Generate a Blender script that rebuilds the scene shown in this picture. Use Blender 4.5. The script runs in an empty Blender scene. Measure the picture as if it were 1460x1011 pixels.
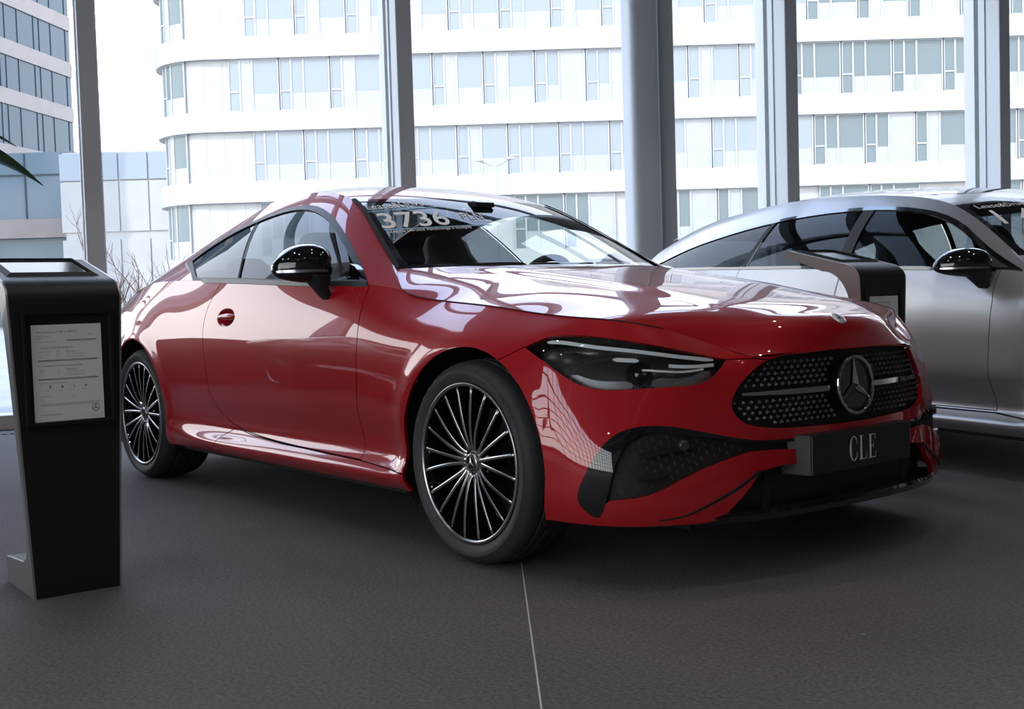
import bpy, bmesh, math, random
import numpy as np
from mathutils import Vector, Matrix
random.seed(7)
rng = np.random.default_rng(7)
S = bpy.context.scene
COL = S.collection
PI = math.pi

# ------------------------------------------------------------------ camera
F_PX, W_PX = 1678.747, 1460.0
CAM = (3.123, -3.173, 0.879)
YAW, PITCH, ROLL = 2.4727, -0.0480, -0.0298
def make_camera():
    fw = Vector((math.cos(PITCH)*math.cos(YAW), math.cos(PITCH)*math.sin(YAW), math.sin(PITCH)))
    r = Vector((math.sin(YAW), -math.cos(YAW), 0.0)); u = r.cross(fw)
    r2 = math.cos(ROLL)*r + math.sin(ROLL)*u
    u2 = -math.sin(ROLL)*r + math.cos(ROLL)*u
    cd = bpy.data.cameras.new('camera'); co = bpy.data.objects.new('camera', cd); COL.objects.link(co)
    m = Matrix(((r2.x, u2.x, -fw.x, CAM[0]), (r2.y, u2.y, -fw.y, CAM[1]), (r2.z, u2.z, -fw.z, CAM[2]), (0, 0, 0, 1)))
    co.matrix_world = m
    cd.sensor_fit = 'HORIZONTAL'; cd.sensor_width = 36.0; cd.lens = 36.0*F_PX/W_PX
    cd.clip_start = 0.05; cd.clip_end = 500
    S.camera = co
make_camera()

# ------------------------------------------------------------------ tagging and linking
def thing(name, label, cat, loc=(0, 0, 0), rotz=0.0, group=None):
    o = bpy.data.objects.new(name, None); COL.objects.link(o)
    o.location = loc; o.rotation_euler = (0, 0, rotz); o.empty_display_size = 0.1
    return tag(o, label, cat, group)
def tag(o, label, cat, group=None):
    o['label'] = label; o['category'] = cat
    if group: o['group'] = group
    return o
def wmat(o):
    m = Matrix.LocRotScale(o.location, o.rotation_euler, o.scale)
    return wmat(o.parent) @ o.matrix_parent_inverse @ m if o.parent else m
def link(name, me, mat=None, parent=None, label=None):
    """link a mesh whose coordinates are world coordinates"""
    o = bpy.data.objects.new(name, me); COL.objects.link(o)
    if mat is not None:
        for m in (mat if isinstance(mat, (list, tuple)) else [mat]): me.materials.append(m)
    if parent is not None:
        o.parent = parent; o.matrix_parent_inverse = wmat(parent).inverted()
    if label: o['label'] = label
    return o
def bmobj(name, bm, mat=None, parent=None, label=None, smooth=True, angle=35):
    bmesh.ops.recalc_face_normals(bm, faces=bm.faces)
    me = bpy.data.meshes.new(name); 
    for f in bm.faces: f.smooth = smooth
    if smooth and angle < 180:
        a = math.radians(angle)
        for e in bm.edges:
            if len(e.link_faces) == 2 and e.calc_face_angle(0) > a: e.smooth = False
    bm.to_mesh(me); bm.free()
    return link(name, me, mat, parent, label)
def localobj(name, bm, mat, parent, label=None, smooth=True, angle=35):
    """mesh given in the parent's own coordinates"""
    o = bmobj(name, bm, mat, None, label, smooth, angle); o.parent = parent
    return o

# ------------------------------------------------------------------ materials
def mat(name, col=(.8, .8, .8), rough=.5, metal=0.0, spec=.5, coat=0.0, coat_rough=.02, ior=1.45):
    m = bpy.data.materials.new(name); m.use_nodes = True
    b = m.node_tree.nodes['Principled BSDF']
    b.inputs['Base Color'].default_value = (*col, 1); b.inputs['Roughness'].default_value = rough
    b.inputs['Metallic'].default_value = metal; b.inputs['Specular IOR Level'].default_value = spec
    b.inputs['Coat Weight'].default_value = coat; b.inputs['Coat Roughness'].default_value = coat_rough
    b.inputs['IOR'].default_value = ior
    return m
def N(m, t, **k):
    n = m.node_tree.nodes.new(t)
    for a, v in k.items(): setattr(n, a, v)
    return n
def L(m, a, b): m.node_tree.links.new(a, b)
def bsdf(m): return m.node_tree.nodes['Principled BSDF']
def noise_tint(m, c0, c1, scale, detail=4, lo=.35, hi=.65, bump=0.0, bdist=.002, coord='Object'):
    tc = N(m, 'ShaderNodeTexCoord'); nz = N(m, 'ShaderNodeTexNoise')
    nz.inputs['Scale'].default_value = scale; nz.inputs['Detail'].default_value = detail
    cr = N(m, 'ShaderNodeValToRGB'); cr.color_ramp.elements[0].color = (*c0, 1); cr.color_ramp.elements[1].color = (*c1, 1)
    cr.color_ramp.elements[0].position = lo; cr.color_ramp.elements[1].position = hi
    L(m, tc.outputs[coord], nz.inputs['Vector']); L(m, nz.outputs['Fac'], cr.inputs['Fac']); L(m, cr.outputs['Color'], bsdf(m).inputs['Base Color'])
    if bump:
        bp = N(m, 'ShaderNodeBump'); bp.inputs['Strength'].default_value = bump; bp.inputs['Distance'].default_value = bdist
        L(m, nz.outputs['Fac'], bp.inputs['Height']); L(m, bp.outputs['Normal'], bsdf(m).inputs['Normal'])
    return m
def glass(name, col=(.9, .95, .95), rough=0.0, refl_ior=1.5, tint=None):
    """thin sheet glass: straight-through tinted transparency plus a Fresnel mirror"""
    m = bpy.data.materials.new(name); m.use_nodes = True; nt = m.node_tree
    nt.nodes.remove(nt.nodes['Principled BSDF']); out = nt.nodes['Material Output']
    tr = N(m, 'ShaderNodeBsdfTransparent'); tr.inputs['Color'].default_value = (*col, 1)
    gl = N(m, 'ShaderNodeBsdfGlossy'); gl.inputs['Roughness'].default_value = rough
    fr = N(m, 'ShaderNodeFresnel'); fr.inputs['IOR'].default_value = refl_ior
    geo = N(m, 'ShaderNodeNewGeometry')
    # use the same Fresnel from both sides of the sheet
    mx = N(m, 'ShaderNodeMixShader'); L(m, fr.outputs['Fac'], mx.inputs['Fac'])
    sel = N(m, 'ShaderNodeMix'); sel.data_type = 'FLOAT'
    inv = N(m, 'ShaderNodeMath', operation='DIVIDE'); inv.inputs[0].default_value = 1.0; inv.inputs[1].default_value = refl_ior
    L(m, geo.outputs['Backfacing'], sel.inputs['Factor']); sel.inputs['A'].default_value = refl_ior
    sel.inputs['B'].default_value = refl_ior   # Fresnel node inverts by itself for back faces
    L(m, tr.outputs[0], mx.inputs[1]); L(m, gl.outputs[0], mx.inputs[2]); L(m, mx.outputs[0], out.inputs['Surface'])
    # back faces: hand the node the inverse so it evaluates the same curve
    mul = N(m, 'ShaderNodeMix'); mul.data_type = 'FLOAT'; L(m, geo.outputs['Backfacing'], mul.inputs['Factor'])
    mul.inputs['A'].default_value = refl_ior; mul.inputs['B'].default_value = 1.0/refl_ior
    L(m, mul.outputs[0], fr.inputs['IOR'])
    return m

# ------------------------------------------------------------------ bmesh shape helpers
def box(bm, lo, hi, m=None):
    vs = [bm.verts.new((x, y, z)) for x in (lo[0], hi[0]) for y in (lo[1], hi[1]) for z in (lo[2], hi[2])]
    if m is not None:
        for v in vs: v.co = m @ v.co
    q = [(0, 1, 3, 2), (4, 6, 7, 5), (0, 4, 5, 1), (2, 3, 7, 6), (0, 2, 6, 4), (1, 5, 7, 3)]
    return [bm.faces.new([vs[i] for i in f]) for f in q]
def bevel_all(bm, off, seg=2):
    bmesh.ops.bevel(bm, geom=list(bm.edges), offset=off, segments=seg, profile=.5, affect='EDGES', clamp_overlap=True)
def prism(bm, pts, axis, a, b):
    """extrude a 2D polygon along axis (0 x,1 y,2 z) from a to b"""
    def mk(p, t):
        q = list(p); q.insert(axis, t); return bm.verts.new(q)
    A = [mk(p, a) for p in pts]; B = [mk(p, b) for p in pts]; n = len(pts)
    bm.faces.new(A); bm.faces.new(B[::-1])
    for i in range(n): bm.faces.new((A[i], B[i], B[(i+1) % n], A[(i+1) % n]))
def lathe(bm, prof, n=64, mtx=None, a0=0.0, a1=2*PI):
    """revolve (radius, height) profile about Y axis: point = (r cos, h, r sin)"""
    closed = abs(a1-a0-2*PI) < 1e-6
    rings = []
    for k in range(n if closed else n+1):
        a = a0+(a1-a0)*k/n; ring = []
        for r, h in prof:
            co = Vector((r*math.cos(a), h, r*math.sin(a)))
            ring.append(bm.verts.new(mtx @ co if mtx else co))
        rings.append(ring)
    m = len(rings)
    for k in range(m if closed else m-1):
        A, B = rings[k], rings[(k+1) % m]
        for i in range(len(prof)-1):
            bm.faces.new((A[i], A[i+1], B[i+1], B[i]))
    return rings
def tube(bm, pts, rad, n=10, cap=True, flat=None):
    pts = [Vector(p) for p in pts]; rings = []
    up = Vector((0, 0, 1))
    for i, p in enumerate(pts):
        t = (pts[min(i+1, len(pts)-1)]-pts[max(i-1, 0)]).normalized()
        s = t.cross(up)
        if s.length < 1e-3: s = t.cross(Vector((0, 1, 0)))
        s.normalize(); w = s.cross(t)
        r = rad[i] if isinstance(rad, (list, tuple)) else rad
        rings.append([bm.verts.new(p+r*(math.cos(2*PI*k/n)*s+math.sin(2*PI*k/n)*w*(flat or 1))) for k in range(n)])
    for A, B in zip(rings, rings[1:]):
        for k in range(n): bm.faces.new((A[k], A[(k+1) % n], B[(k+1) % n], B[k]))
    if cap:
        bm.faces.new(rings[0][::-1]); bm.faces.new(rings[-1])
# ------------------------------------------------------------------ smooth surfaces: tensor cubic splines
def spline(t, P, q):
    """natural cubic spline through P (n,...) at knots t, evaluated at q"""
    t = np.asarray(t, float); P = np.asarray(P, float); n = len(t); h = np.diff(t)
    A = np.zeros((n, n)); R = np.zeros((n,)+P.shape[1:]); A[0, 0] = A[-1, -1] = 1
    sl = (P[1:]-P[:-1])/h.reshape((-1,)+(1,)*(P.ndim-1))
    for i in range(1, n-1):
        A[i, i-1] = h[i-1]; A[i, i] = 2*(h[i-1]+h[i]); A[i, i+1] = h[i]; R[i] = 6*(sl[i]-sl[i-1])
    M = np.linalg.solve(A, R.reshape(n, -1)).reshape(R.shape)
    q = np.asarray(q, float); k = np.clip(np.searchsorted(t, q, side='right')-1, 0, n-2)
    sh = (-1,)+(1,)*(P.ndim-1)
    hk = h[k].reshape(sh); a = (t[k+1]-q).reshape(sh)/hk; b = 1-a
    return a*P[k]+b*P[k+1]+((a**3-a)*M[k]+(b**3-b)*M[k+1])*hk**2/6
def chord(G, axis):
    """average chord-length knots of a control grid along an axis"""
    d = np.linalg.norm(np.diff(G, axis=axis), axis=-1); d = np.sqrt(d) if False else d
    d = d.mean(axis=1-axis); return np.concatenate([[0], np.cumsum(d)])
def tensor(G, nu, nv, tu=None, tv=None, lo=0, hi=None, lov=0, hiv=None):
    """evaluate between control columns lo..hi (the rest are ghosts that shape the ends)"""
    G = np.asarray(G, float); tu = chord(G, 0) if tu is None else tu; tv = chord(G, 1) if tv is None else tv
    hi = len(tu)-1 if hi is None else hi; hiv = len(tv)-1 if hiv is None else hiv
    X = spline(tu, G, np.linspace(tu[lo], tu[hi], nu))
    return spline(tv, X.transpose(1, 0, 2), np.linspace(tv[lov], tv[hiv], nv)).transpose(1, 0, 2)
def mirrored(G, col0, k=3):
    """ghost columns: reflect in y across the end column"""
    return G
def grid_normals(X, flip=False):
    du = np.gradient(X, axis=0); dv = np.gradient(X, axis=1)
    n = np.cross(du, dv); n /= np.linalg.norm(n, axis=-1, keepdims=True)+1e-12
    return -n if flip else n

class Sheet:
    """a dense smooth surface kept as a bmesh carrying its own exact normals, ready to be cut into panels"""
    def __init__(s, bm): s.bm = bm
    @staticmethod
    def from_grid(X, out):
        """out: rough outward direction or a point inside (Vector) to orient normals away from"""
        bm = bmesh.new(); ln = bm.verts.layers.float_vector.new('nrm')
        n = grid_normals(X); c = X.reshape(-1, 3)
        d = (X-np.asarray(out))
        if (n*d).sum() < 0: n = -n; fl = True
        else: fl = False
        nu, nv = X.shape[:2]
        V = [[bm.verts.new(X[i, j]) for j in range(nv)] for i in range(nu)]
        for i in range(nu):
            for j in range(nv): V[i][j][ln] = n[i, j]
        for i in range(nu-1):
            for j in range(nv-1):
                q = (V[i][j], V[i+1][j], V[i+1][j+1], V[i][j+1])
                try: bm.faces.new(q[::-1] if fl else q)
                except ValueError: pass
        s = Sheet(bm); return s
    def copy(s): return Sheet(s.bm.copy())
    def cut(s, poly, dirv, closed=True, region=None):
        """imprint a polyline (3D points) projected along dirv"""
        bm = s.bm; d = Vector(dirv).normalized(); P = [Vector(p) for p in poly]; n = len(P)
        e1 = d.orthogonal().normalized(); e2 = d.cross(e1)
        def uv(c): return (c.dot(e1), c.dot(e2))
        for i in range(n if closed else n-1):
            a, b = P[i], P[(i+1) % n]
            a2, b2 = uv(a), uv(b)
            if (a2[0]-b2[0])**2+(a2[1]-b2[1])**2 < 1e-10: continue
            x0, x1 = min(a2[0], b2[0])-1e-5, max(a2[0], b2[0])+1e-5; y0, y1 = min(a2[1], b2[1])-1e-5, max(a2[1], b2[1])+1e-5
            g = []
            for f in bm.faces:
                fx0 = fy0 = 1e9; fx1 = fy1 = -1e9; ok = True
                if region and not region(f.verts[0].co): continue
                for v in f.verts:
                    c = v.co; u = c.dot(e1); w = c.dot(e2)
                    if u < fx0: fx0 = u
                    if u > fx1: fx1 = u
                    if w < fy0: fy0 = w
                    if w > fy1: fy1 = w
                if fx1 >= x0 and fx0 <= x1 and fy1 >= y0 and fy0 <= y1: g.append(f)
            if not g: continue
            nn = (b-a).cross(d).normalized()
            es = set(e for f in g for e in f.edges); vs = set(v for f in g for v in f.verts)
            bmesh.ops.bisect_plane(bm, geom=list(g)+list(es)+list(vs), dist=1e-6, plane_co=a, plane_no=nn)
        return s
    def split(s, poly, dirv, region=None, cut=True):
        """cut by closed polygon; returns (inside Sheet, outside Sheet)"""
        if cut: s.cut(poly, dirv, True, region)
        d = Vector(dirv).normalized(); e1 = d.orthogonal().normalized(); e2 = d.cross(e1)
        Q = np.array([(Vector(p).dot(e1), Vector(p).dot(e2)) for p in poly])
        fin = set()
        for f in s.bm.faces:
            c = f.calc_center_median()
            if region and not region(c): continue
            if inpoly(Q, c.dot(e1), c.dot(e2)): fin.add(f.index if False else f)
        s.bm.faces.index_update(); idx = set(f.index for f in fin)
        i_bm = s.bm.copy(); i_bm.faces.ensure_lookup_table()
        bmesh.ops.delete(i_bm, geom=[f for f in i_bm.faces if f.index not in idx], context='FACES')
        bmesh.ops.delete(s.bm, geom=list(fin), context='FACES')
        return Sheet(i_bm), s
    def drop(s, pred):
        bmesh.ops.delete(s.bm, geom=[f for f in s.bm.faces if pred(f.calc_center_median())], context='FACES'); return s
    def mirror(s):
        """copy reflected in y"""
        b = s.bm.copy(); ln = b.verts.layers.float_vector['nrm']
        for v in b.verts:
            v.co.y = -v.co.y; q = v[ln]; v[ln] = (q[0], -q[1], q[2])
        bmesh.ops.reverse_faces(b, faces=list(b.faces)); return Sheet(b)
    def both(s):
        m = s.mirror(); me = bpy.data.meshes.new('tmp'); m.bm.to_mesh(me); s.bm.from_mesh(me); bpy.data.meshes.remove(me)
        bmesh.ops.remove_doubles(s.bm, verts=[v for v in s.bm.verts if abs(v.co.y) < 1e-4], dist=2e-4); m.bm.free(); return s
    def join(s, o):
        me = bpy.data.meshes.new('tmp'); o.bm.to_mesh(me); s.bm.from_mesh(me); bpy.data.meshes.remove(me); return s
    def offset(s, t):
        ln = s.bm.verts.layers.float_vector['nrm']
        for v in s.bm.verts: v.co = v.co+Vector(v[ln])*t
        return s
    def boundary(s): return [e for e in s.bm.edges if len(e.link_faces) == 1]
    def flange(s, depth, toward=None, skip=None):
        """turn the sheet's edges inward so a panel has visible thickness"""
        lf = s.bm.faces.layers.int.get('fl') or s.bm.faces.layers.int.new('fl')
        ln = s.bm.verts.layers.float_vector['nrm']
        es = [e for e in s.boundary() if not (skip and skip((e.verts[0].co+e.verts[1].co)/2))]
        if not es: return s
        r = bmesh.ops.extrude_edge_only(s.bm, edges=es)
        for g in r['geom']:
            if isinstance(g, bmesh.types.BMVert):
                g.co = g.co-Vector(g[ln])*depth if toward is None else g.co+Vector(toward)*depth
        fl = [g for g in r['geom'] if isinstance(g, bmesh.types.BMFace)]
        for f in fl: f[lf] = 1
        return s
    def build(s, name, m, parent=None, label=None):
        bm = s.bm; ln = bm.verts.layers.float_vector['nrm']; lf = bm.faces.layers.int.get('fl')
        me = bpy.data.meshes.new(name)
        bm.normal_update()
        loops = []
        for f in bm.faces:
            f.smooth = True; fl = lf is not None and f[lf] == 1
            fn = f.normal
            for v in f.verts:
                if fl: loops.append(tuple(fn))
                else:
                    q = v[ln].normalized(); loops.append(tuple(q if q.length > .5 else fn))
        bm.to_mesh(me); bm.free()
        me.normals_split_custom_set(loops)
        for a in ('nrm', 'fl'):
            if a in me.attributes: me.attributes.remove(me.attributes[a])
        return link(name, me, m, parent, label)
def inpoly(Q, x, y):
    X, Y = Q[:, 0], Q[:, 1]; X2, Y2 = np.roll(X, -1), np.roll(Y, -1)
    c = (Y > y) != (Y2 > y)
    with np.errstate(divide='ignore', invalid='ignore'):
        xi = (X2-X)*(y-Y)/(Y2-Y)+X
    return bool(np.count_nonzero(c & (x < xi)) % 2)
def resample(pts, step, closed=False, smooth=True):
    P = np.asarray(pts, float)
    if closed: P = np.vstack([P, P[:1]])
    t = np.concatenate([[0], np.cumsum(np.linalg.norm(np.diff(P, axis=0), axis=1))])
    q = np.linspace(0, t[-1], max(2, int(t[-1]/step)+1))
    if smooth and not closed: R = spline(t, P, q)
    elif smooth:
        k = min(4, len(P)-2); n = len(P)-1
        E = np.vstack([P[n-k:n], P, P[1:k+1]]); te = np.concatenate([t[n-k:n]-t[-1], t, t[1:k+1]+t[-1]])
        R = spline(te, E, q)[:-1]
    else:
        R = np.stack([np.interp(q, t, P[:, i]) for i in range(P.shape[1])], -1)
        if closed: R = R[:-1]
    return R
def offset2(P, d):
    """offset a closed 2D polygon outward (d>0)"""
    P = np.asarray(P, float); n = len(P); area = 0.5*np.sum(P[:, 0]*np.roll(P[:, 1], -1)-np.roll(P[:, 0], -1)*P[:, 1])
    a = np.roll(P, 1, 0); b = np.roll(P, -1, 0)
    def nr(v): 
        v = v/(np.linalg.norm(v, axis=1, keepdims=True)+1e-12); return np.stack([v[:, 1], -v[:, 0]], 1)
    n1, n2 = nr(P-a), nr(b-P); m = n1+n2; m /= np.maximum(1+np.sum(n1*n2, 1, keepdims=True), .35)
    return P+m*d*(1 if area > 0 else -1)
# ------------------------------------------------------------------ the red coupe: body surfaces (front axle at x=0, nose +x, ground z=0; half y<=0)
def ring_mirror_front(cols, k=3):
    """append ghost columns past the y=0 column"""
    return cols+[[(x, -y, z) for x, y, z in c] for c in cols[-2:-2-k:-1]]
def ring_mirror_back(cols, k=3):
    return [[(x, -y, z) for x, y, z in c] for c in cols[k:0:-1]]+cols
# columns of the lower body, tail centre -> side -> nose centre; 8 rows from sill edge up to the shoulder line
zs = lambda *z: z
SIDE = [ # x, (y,z) rows r0..r7
 (-3.52, [(-.76,.30),(-.775,.33),(-.795,.40),(-.808,.50),(-.814,.60),(-.812,.71),(-.79,.815),(-.715,.915)]),
 (-3.22, [(-.84,.24),(-.86,.28),(-.878,.36),(-.891,.47),(-.897,.59),(-.893,.71),(-.862,.835),(-.780,.955)]),
 (-2.865,[(-.89,.21),(-.907,.25),(-.922,.34),(-.931,.46),(-.934,.59),(-.929,.72),(-.898,.87),(-.830,1.005)]),
 (-2.45, [(-.895,.207),(-.914,.245),(-.914,.335),(-.922,.46),(-.930,.59),(-.927,.72),(-.902,.87),(-.846,1.012)]),
 (-2.0,  [(-.895,.207),(-.926,.246),(-.886,.318),(-.914,.455),(-.926,.585),(-.926,.71),(-.906,.855),(-.858,1.000)]),
 (-1.5,  [(-.895,.207),(-.926,.246),(-.886,.318),(-.908,.45),(-.922,.58),(-.925,.70),(-.907,.84),(-.862,.980)]),
 (-1.0,  [(-.895,.207),(-.926,.246),(-.886,.318),(-.907,.45),(-.921,.575),(-.924,.69),(-.905,.825),(-.855,.959)]),
 (-.62,  [(-.895,.207),(-.926,.246),(-.886,.318),(-.908,.45),(-.921,.57),(-.923,.68),(-.899,.815),(-.824,.938)]),
 (-.50,  [(-.895,.207),(-.926,.246),(-.886,.318),(-.911,.45),(-.922,.57),(-.9225,.675),(-.895,.803),(-.804,.918)]),
 (-.30,  [(-.895,.207),(-.915,.243),(-.906,.33),(-.915,.45),(-.923,.57),(-.922,.67),(-.893,.782),(-.792,.878)]),
 (0.0,   [(-.895,.207),(-.912,.243),(-.914,.33),(-.921,.45),(-.925,.57),(-.920,.665),(-.889,.768),(-.790,.8535)]),
]
FRONT = [
 [(.24,-.895,.205),(.24,-.910,.245),(.24,-.916,.33),(.24,-.921,.44),(.24,-.921,.55),(.235,-.912,.65),(.225,-.872,.752),(.205,-.772,.829)],
 [(.45,-.890,.203),(.455,-.903,.24),(.46,-.907,.33),(.46,-.903,.43),(.455,-.889,.53),(.445,-.864,.63),(.425,-.826,.737),(.375,-.752,.813)],
 [(.59,-.835,.20),(.60,-.842,.235),(.608,-.842,.33),(.608,-.828,.425),(.596,-.798,.52),(.585,-.767,.615),(.562,-.737,.715),(.510,-.713,.8015)],
 [(.71,-.715,.197),(.72,-.715,.235),(.722,-.708,.33),(.716,-.69,.425),(.712,-.668,.515),(.703,-.643,.605),(.677,-.622,.695),(.632,-.58,.763)],
 [(.78,-.58,.197),(.785,-.58,.235),(.785,-.575,.33),(.778,-.563,.42),(.770,-.546,.505),(.760,-.530,.588),(.745,-.512,.660),(.716,-.472,.713)],
 [(.82,-.44,.197),(.828,-.44,.235),(.826,-.44,.33),(.820,-.438,.415),(.814,-.436,.495),(.807,-.433,.565),(.801,-.425,.63),(.796,-.415,.682)],
 [(.848,-.25,.197),(.856,-.25,.235),(.853,-.25,.33),(.846,-.25,.41),(.841,-.25,.483),(.839,-.25,.55),(.838,-.25,.62),(.836,-.25,.687)],
 [(.855,0,.197),(.865,0,.235),(.861,0,.33),(.855,0,.41),(.851,0,.48),(.850,0,.545),(.852,0,.618),(.855,0,.689)],
]
REAR = [ # tail centre outward
 [(-3.84,0,.30),(-3.87,0,.33),(-3.90,0,.42),(-3.91,0,.52),(-3.91,0,.62),(-3.905,0,.72),(-3.90,0,.84),(-3.88,0,.945)],
 [(-3.80,-.33,.30),(-3.83,-.33,.33),(-3.86,-.34,.42),(-3.87,-.34,.52),(-3.87,-.34,.62),(-3.865,-.34,.72),(-3.86,-.33,.84),(-3.84,-.32,.942)],
 [(-3.69,-.60,.30),(-3.71,-.61,.33),(-3.735,-.625,.42),(-3.745,-.635,.52),(-3.745,-.64,.62),(-3.74,-.635,.72),(-3.73,-.615,.825),(-3.70,-.57,.93)],
]
def lower_cols():
    c = [list(r) for r in REAR]+[[(x, y, z) for y, z in r] for x, r in SIDE]+[list(r) for r in FRONT]
    return c
def hood_grid(nu, nv):
    """u: cowl -> grille top, v: fender edge -> centre line"""
    E = [(-.690,-.707,1.003),(-.505,-.8045,.919),(-.30,-.792,.878),(0,-.790,.8535),(.205,-.772,.829),(.375,-.752,.813),(.510,-.713,.8015),(.632,-.58,.763),(.716,-.472,.713),(.796,-.415,.682)]
    C = [(-.52,0,1.010),(-.34,0,.988),(-.12,0,.958),(.15,0,.918),(.36,0,.886),(.52,0,.857),(.645,0,.831),(.745,0,.803),(.822,0,.768),(.855,0,.689)]
    p = [3.6,4.2,4.4,4.2,3.9,3.7,3.5,3.4,3.2,2.8]
    n = len(E); tt = chord(np.array([E, C], float).transpose(1, 0, 2), 0)
    q = np.linspace(0, tt[-1], nu)
    e = spline(tt, E, q); c = spline(tt, C, q); pw = np.interp(q, tt, p)
    t = np.linspace(0, 1, nv); t = t
    X = np.zeros((nu, nv, 3))
    u = q/tt[-1]
    for i in range(nu):
        s = 1-t
        X[i, :, 1] = e[i, 1]*s
        X[i, :, 0] = e[i, 0]+(c[i, 0]-e[i, 0])*(1-s**2)
        X[i, :, 2] = c[i, 2]-(c[i, 2]-e[i, 2])*s**pw[i]
        # raised centre dome with a soft shoulder on each side
        yr = .47-.17*u[i]; amp = .010*min(1, (1-u[i])*2.2)*(1-math.exp(-u[i]*14))
        k = np.clip((np.abs(X[i, :, 1])-(yr-.05))/.10, 0, 1); k = k*k*(3-2*k)
        X[i, :, 2] += amp*(1-k)-amp*(1 if False else 0)
    return X
def belt(x):
    xs = np.array([-3.52,-3.22,-2.865,-2.45,-2.0,-1.5,-1.0,-.62,-.50]); r = [s for s in SIDE if s[0] <= -.45]
    P = np.array([(s[1][7][0], s[1][7][1]) for s in r])
    return spline(xs, P, np.atleast_1d(x))
# greenhouse side: rows from the belt up to the roof edge; stations front -> rear
RE = [(-.690,-.707,1.003),(-.98,-.622,1.172),(-1.288,-.540,1.323),(-1.58,-.530,1.378),(-1.92,-.535,1.378),(-2.28,-.550,1.322),(-2.65,-.575,1.225),(-3.02,-.605,1.097),(-3.36,-.625,.985),(-3.72,-.56,.935)]
GB = [-.505,-.82,-1.06,-1.38,-1.75,-2.13,-2.53,-2.95,-3.36,-3.70]
RC = [(-.520,0,1.010),(-.88,0,1.197),(-1.245,0,1.350),(-1.60,0,1.421),(-1.95,0,1.418),(-2.32,0,1.362),(-2.70,0,1.262),(-3.07,0,1.130),(-3.40,0,1.010),(-3.885,0,.957)]
def green_grid(nu, nv):
    fr = [0,.22,.45,.68,.85,1.0]
    cols = []
    for (xe, ye, ze), xb in zip(RE, GB):
        yb, zb = belt(max(xb, -3.52))[0]
        if xb < -3.52: yb, zb = -.60, .930
        col = []
        for f in fr:
            bul = .030*math.sin(PI*f)*min(1, max(0, (ze-zb)/.3))
            col.append((xb+(xe-xb)*f, yb+(ye-yb)*f-bul*.9, zb+(ze-zb)*f+bul*.6*f))
        cols.append(col)
    return tensor(np.array(cols), nu, nv)
def roof_grid(nu, nv):
    """u: cowl -> tail, v: roof edge -> centre"""
    n = len(RE); tt = chord(np.array([RE, RC], float).transpose(1, 0, 2), 0); q = np.linspace(0, tt[-1], nu)
    e = spline(tt, RE, q); c = spline(tt, RC, q); t = np.linspace(0, 1, nv); X = np.zeros((nu, nv, 3))
    for i in range(nu):
        s = 1-t
        X[i, :, 1] = e[i, 1]*s; X[i, :, 0] = e[i, 0]+(c[i, 0]-e[i, 0])*(1-s**2.2)
        X[i, :, 2] = c[i, 2]-(c[i, 2]-e[i, 2])*s**2.6
    return X, q/tt[-1]
def lower_grid(nu, nv):
    c = lower_cols(); k = 3
    c = ring_mirror_back(ring_mirror_front(c, k), k)
    G = np.array(c); n = len(c)
    X = tensor(G, nu, nv, lo=k, hi=n-1-k)
    # wheel-arch lips stand a touch proud
    for cx in (0.0, -2.865):
        r = np.hypot(X[..., 0]-cx, X[..., 2]-.345); w = np.exp(-((r-.385)/.045)**2)*(X[..., 1] < -.8)
        X[..., 1] -= .010*w
    return X
# ------------------------------------------------------------------ materials of the cars
RED = mat('red_paint', (.40, .0034, .0090), .40, metal=.10, spec=.2, coat=1.0, coat_rough=.008)
BLK = mat('gloss_black', (.006, .006, .007), .08, spec=.5, coat=1.0, coat_rough=.01)
PLA = mat('matt_black_plastic', (.012, .012, .013), .55)
RUB = mat('seal_rubber', (.015, .015, .016), .7)
TRIM = mat('satin_grey_trim', (.05, .055, .065), .33, metal=.3)
CHR = mat('chrome', (.75, .75, .76), .06, metal=1.0)
ALU = mat('machined_alloy', (.50, .50, .52), .26, metal=1.0)
DARKM = mat('dark_iron', (.05, .05, .05), .5, metal=.8)
INT = mat('black_interior', (.012, .012, .013), .6)
LEA = mat('dark_leather', (.020, .019, .019), .45)
TAN = mat('brown_leather', (.085, .060, .045), .5)
bsdf(RED).inputs['Coat IOR'].default_value = 1.68
SATB = mat('satin_black_trim', (.016, .017, .019), .38)
CLEARG = glass('windscreen_glass', (.92, .95, .935), 0.0, 1.32)
SIDEG = glass('side_glass', (.80, .85, .85), 0.0, 1.36)
PRIVG = glass('tinted_glass', (.20, .23, .26), 0.0, 1.40)
LENSG = glass('lamp_lens', (.93, .95, .95), 0.0, 1.65)
WHITEV = mat('white_vinyl', (.93, .90, .89), .5)
CYANV = mat('pale_blue_vinyl', (.25, .50, .62), .5)
SILT = mat('silver_lettering', (.86, .86, .87), .4)

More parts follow.
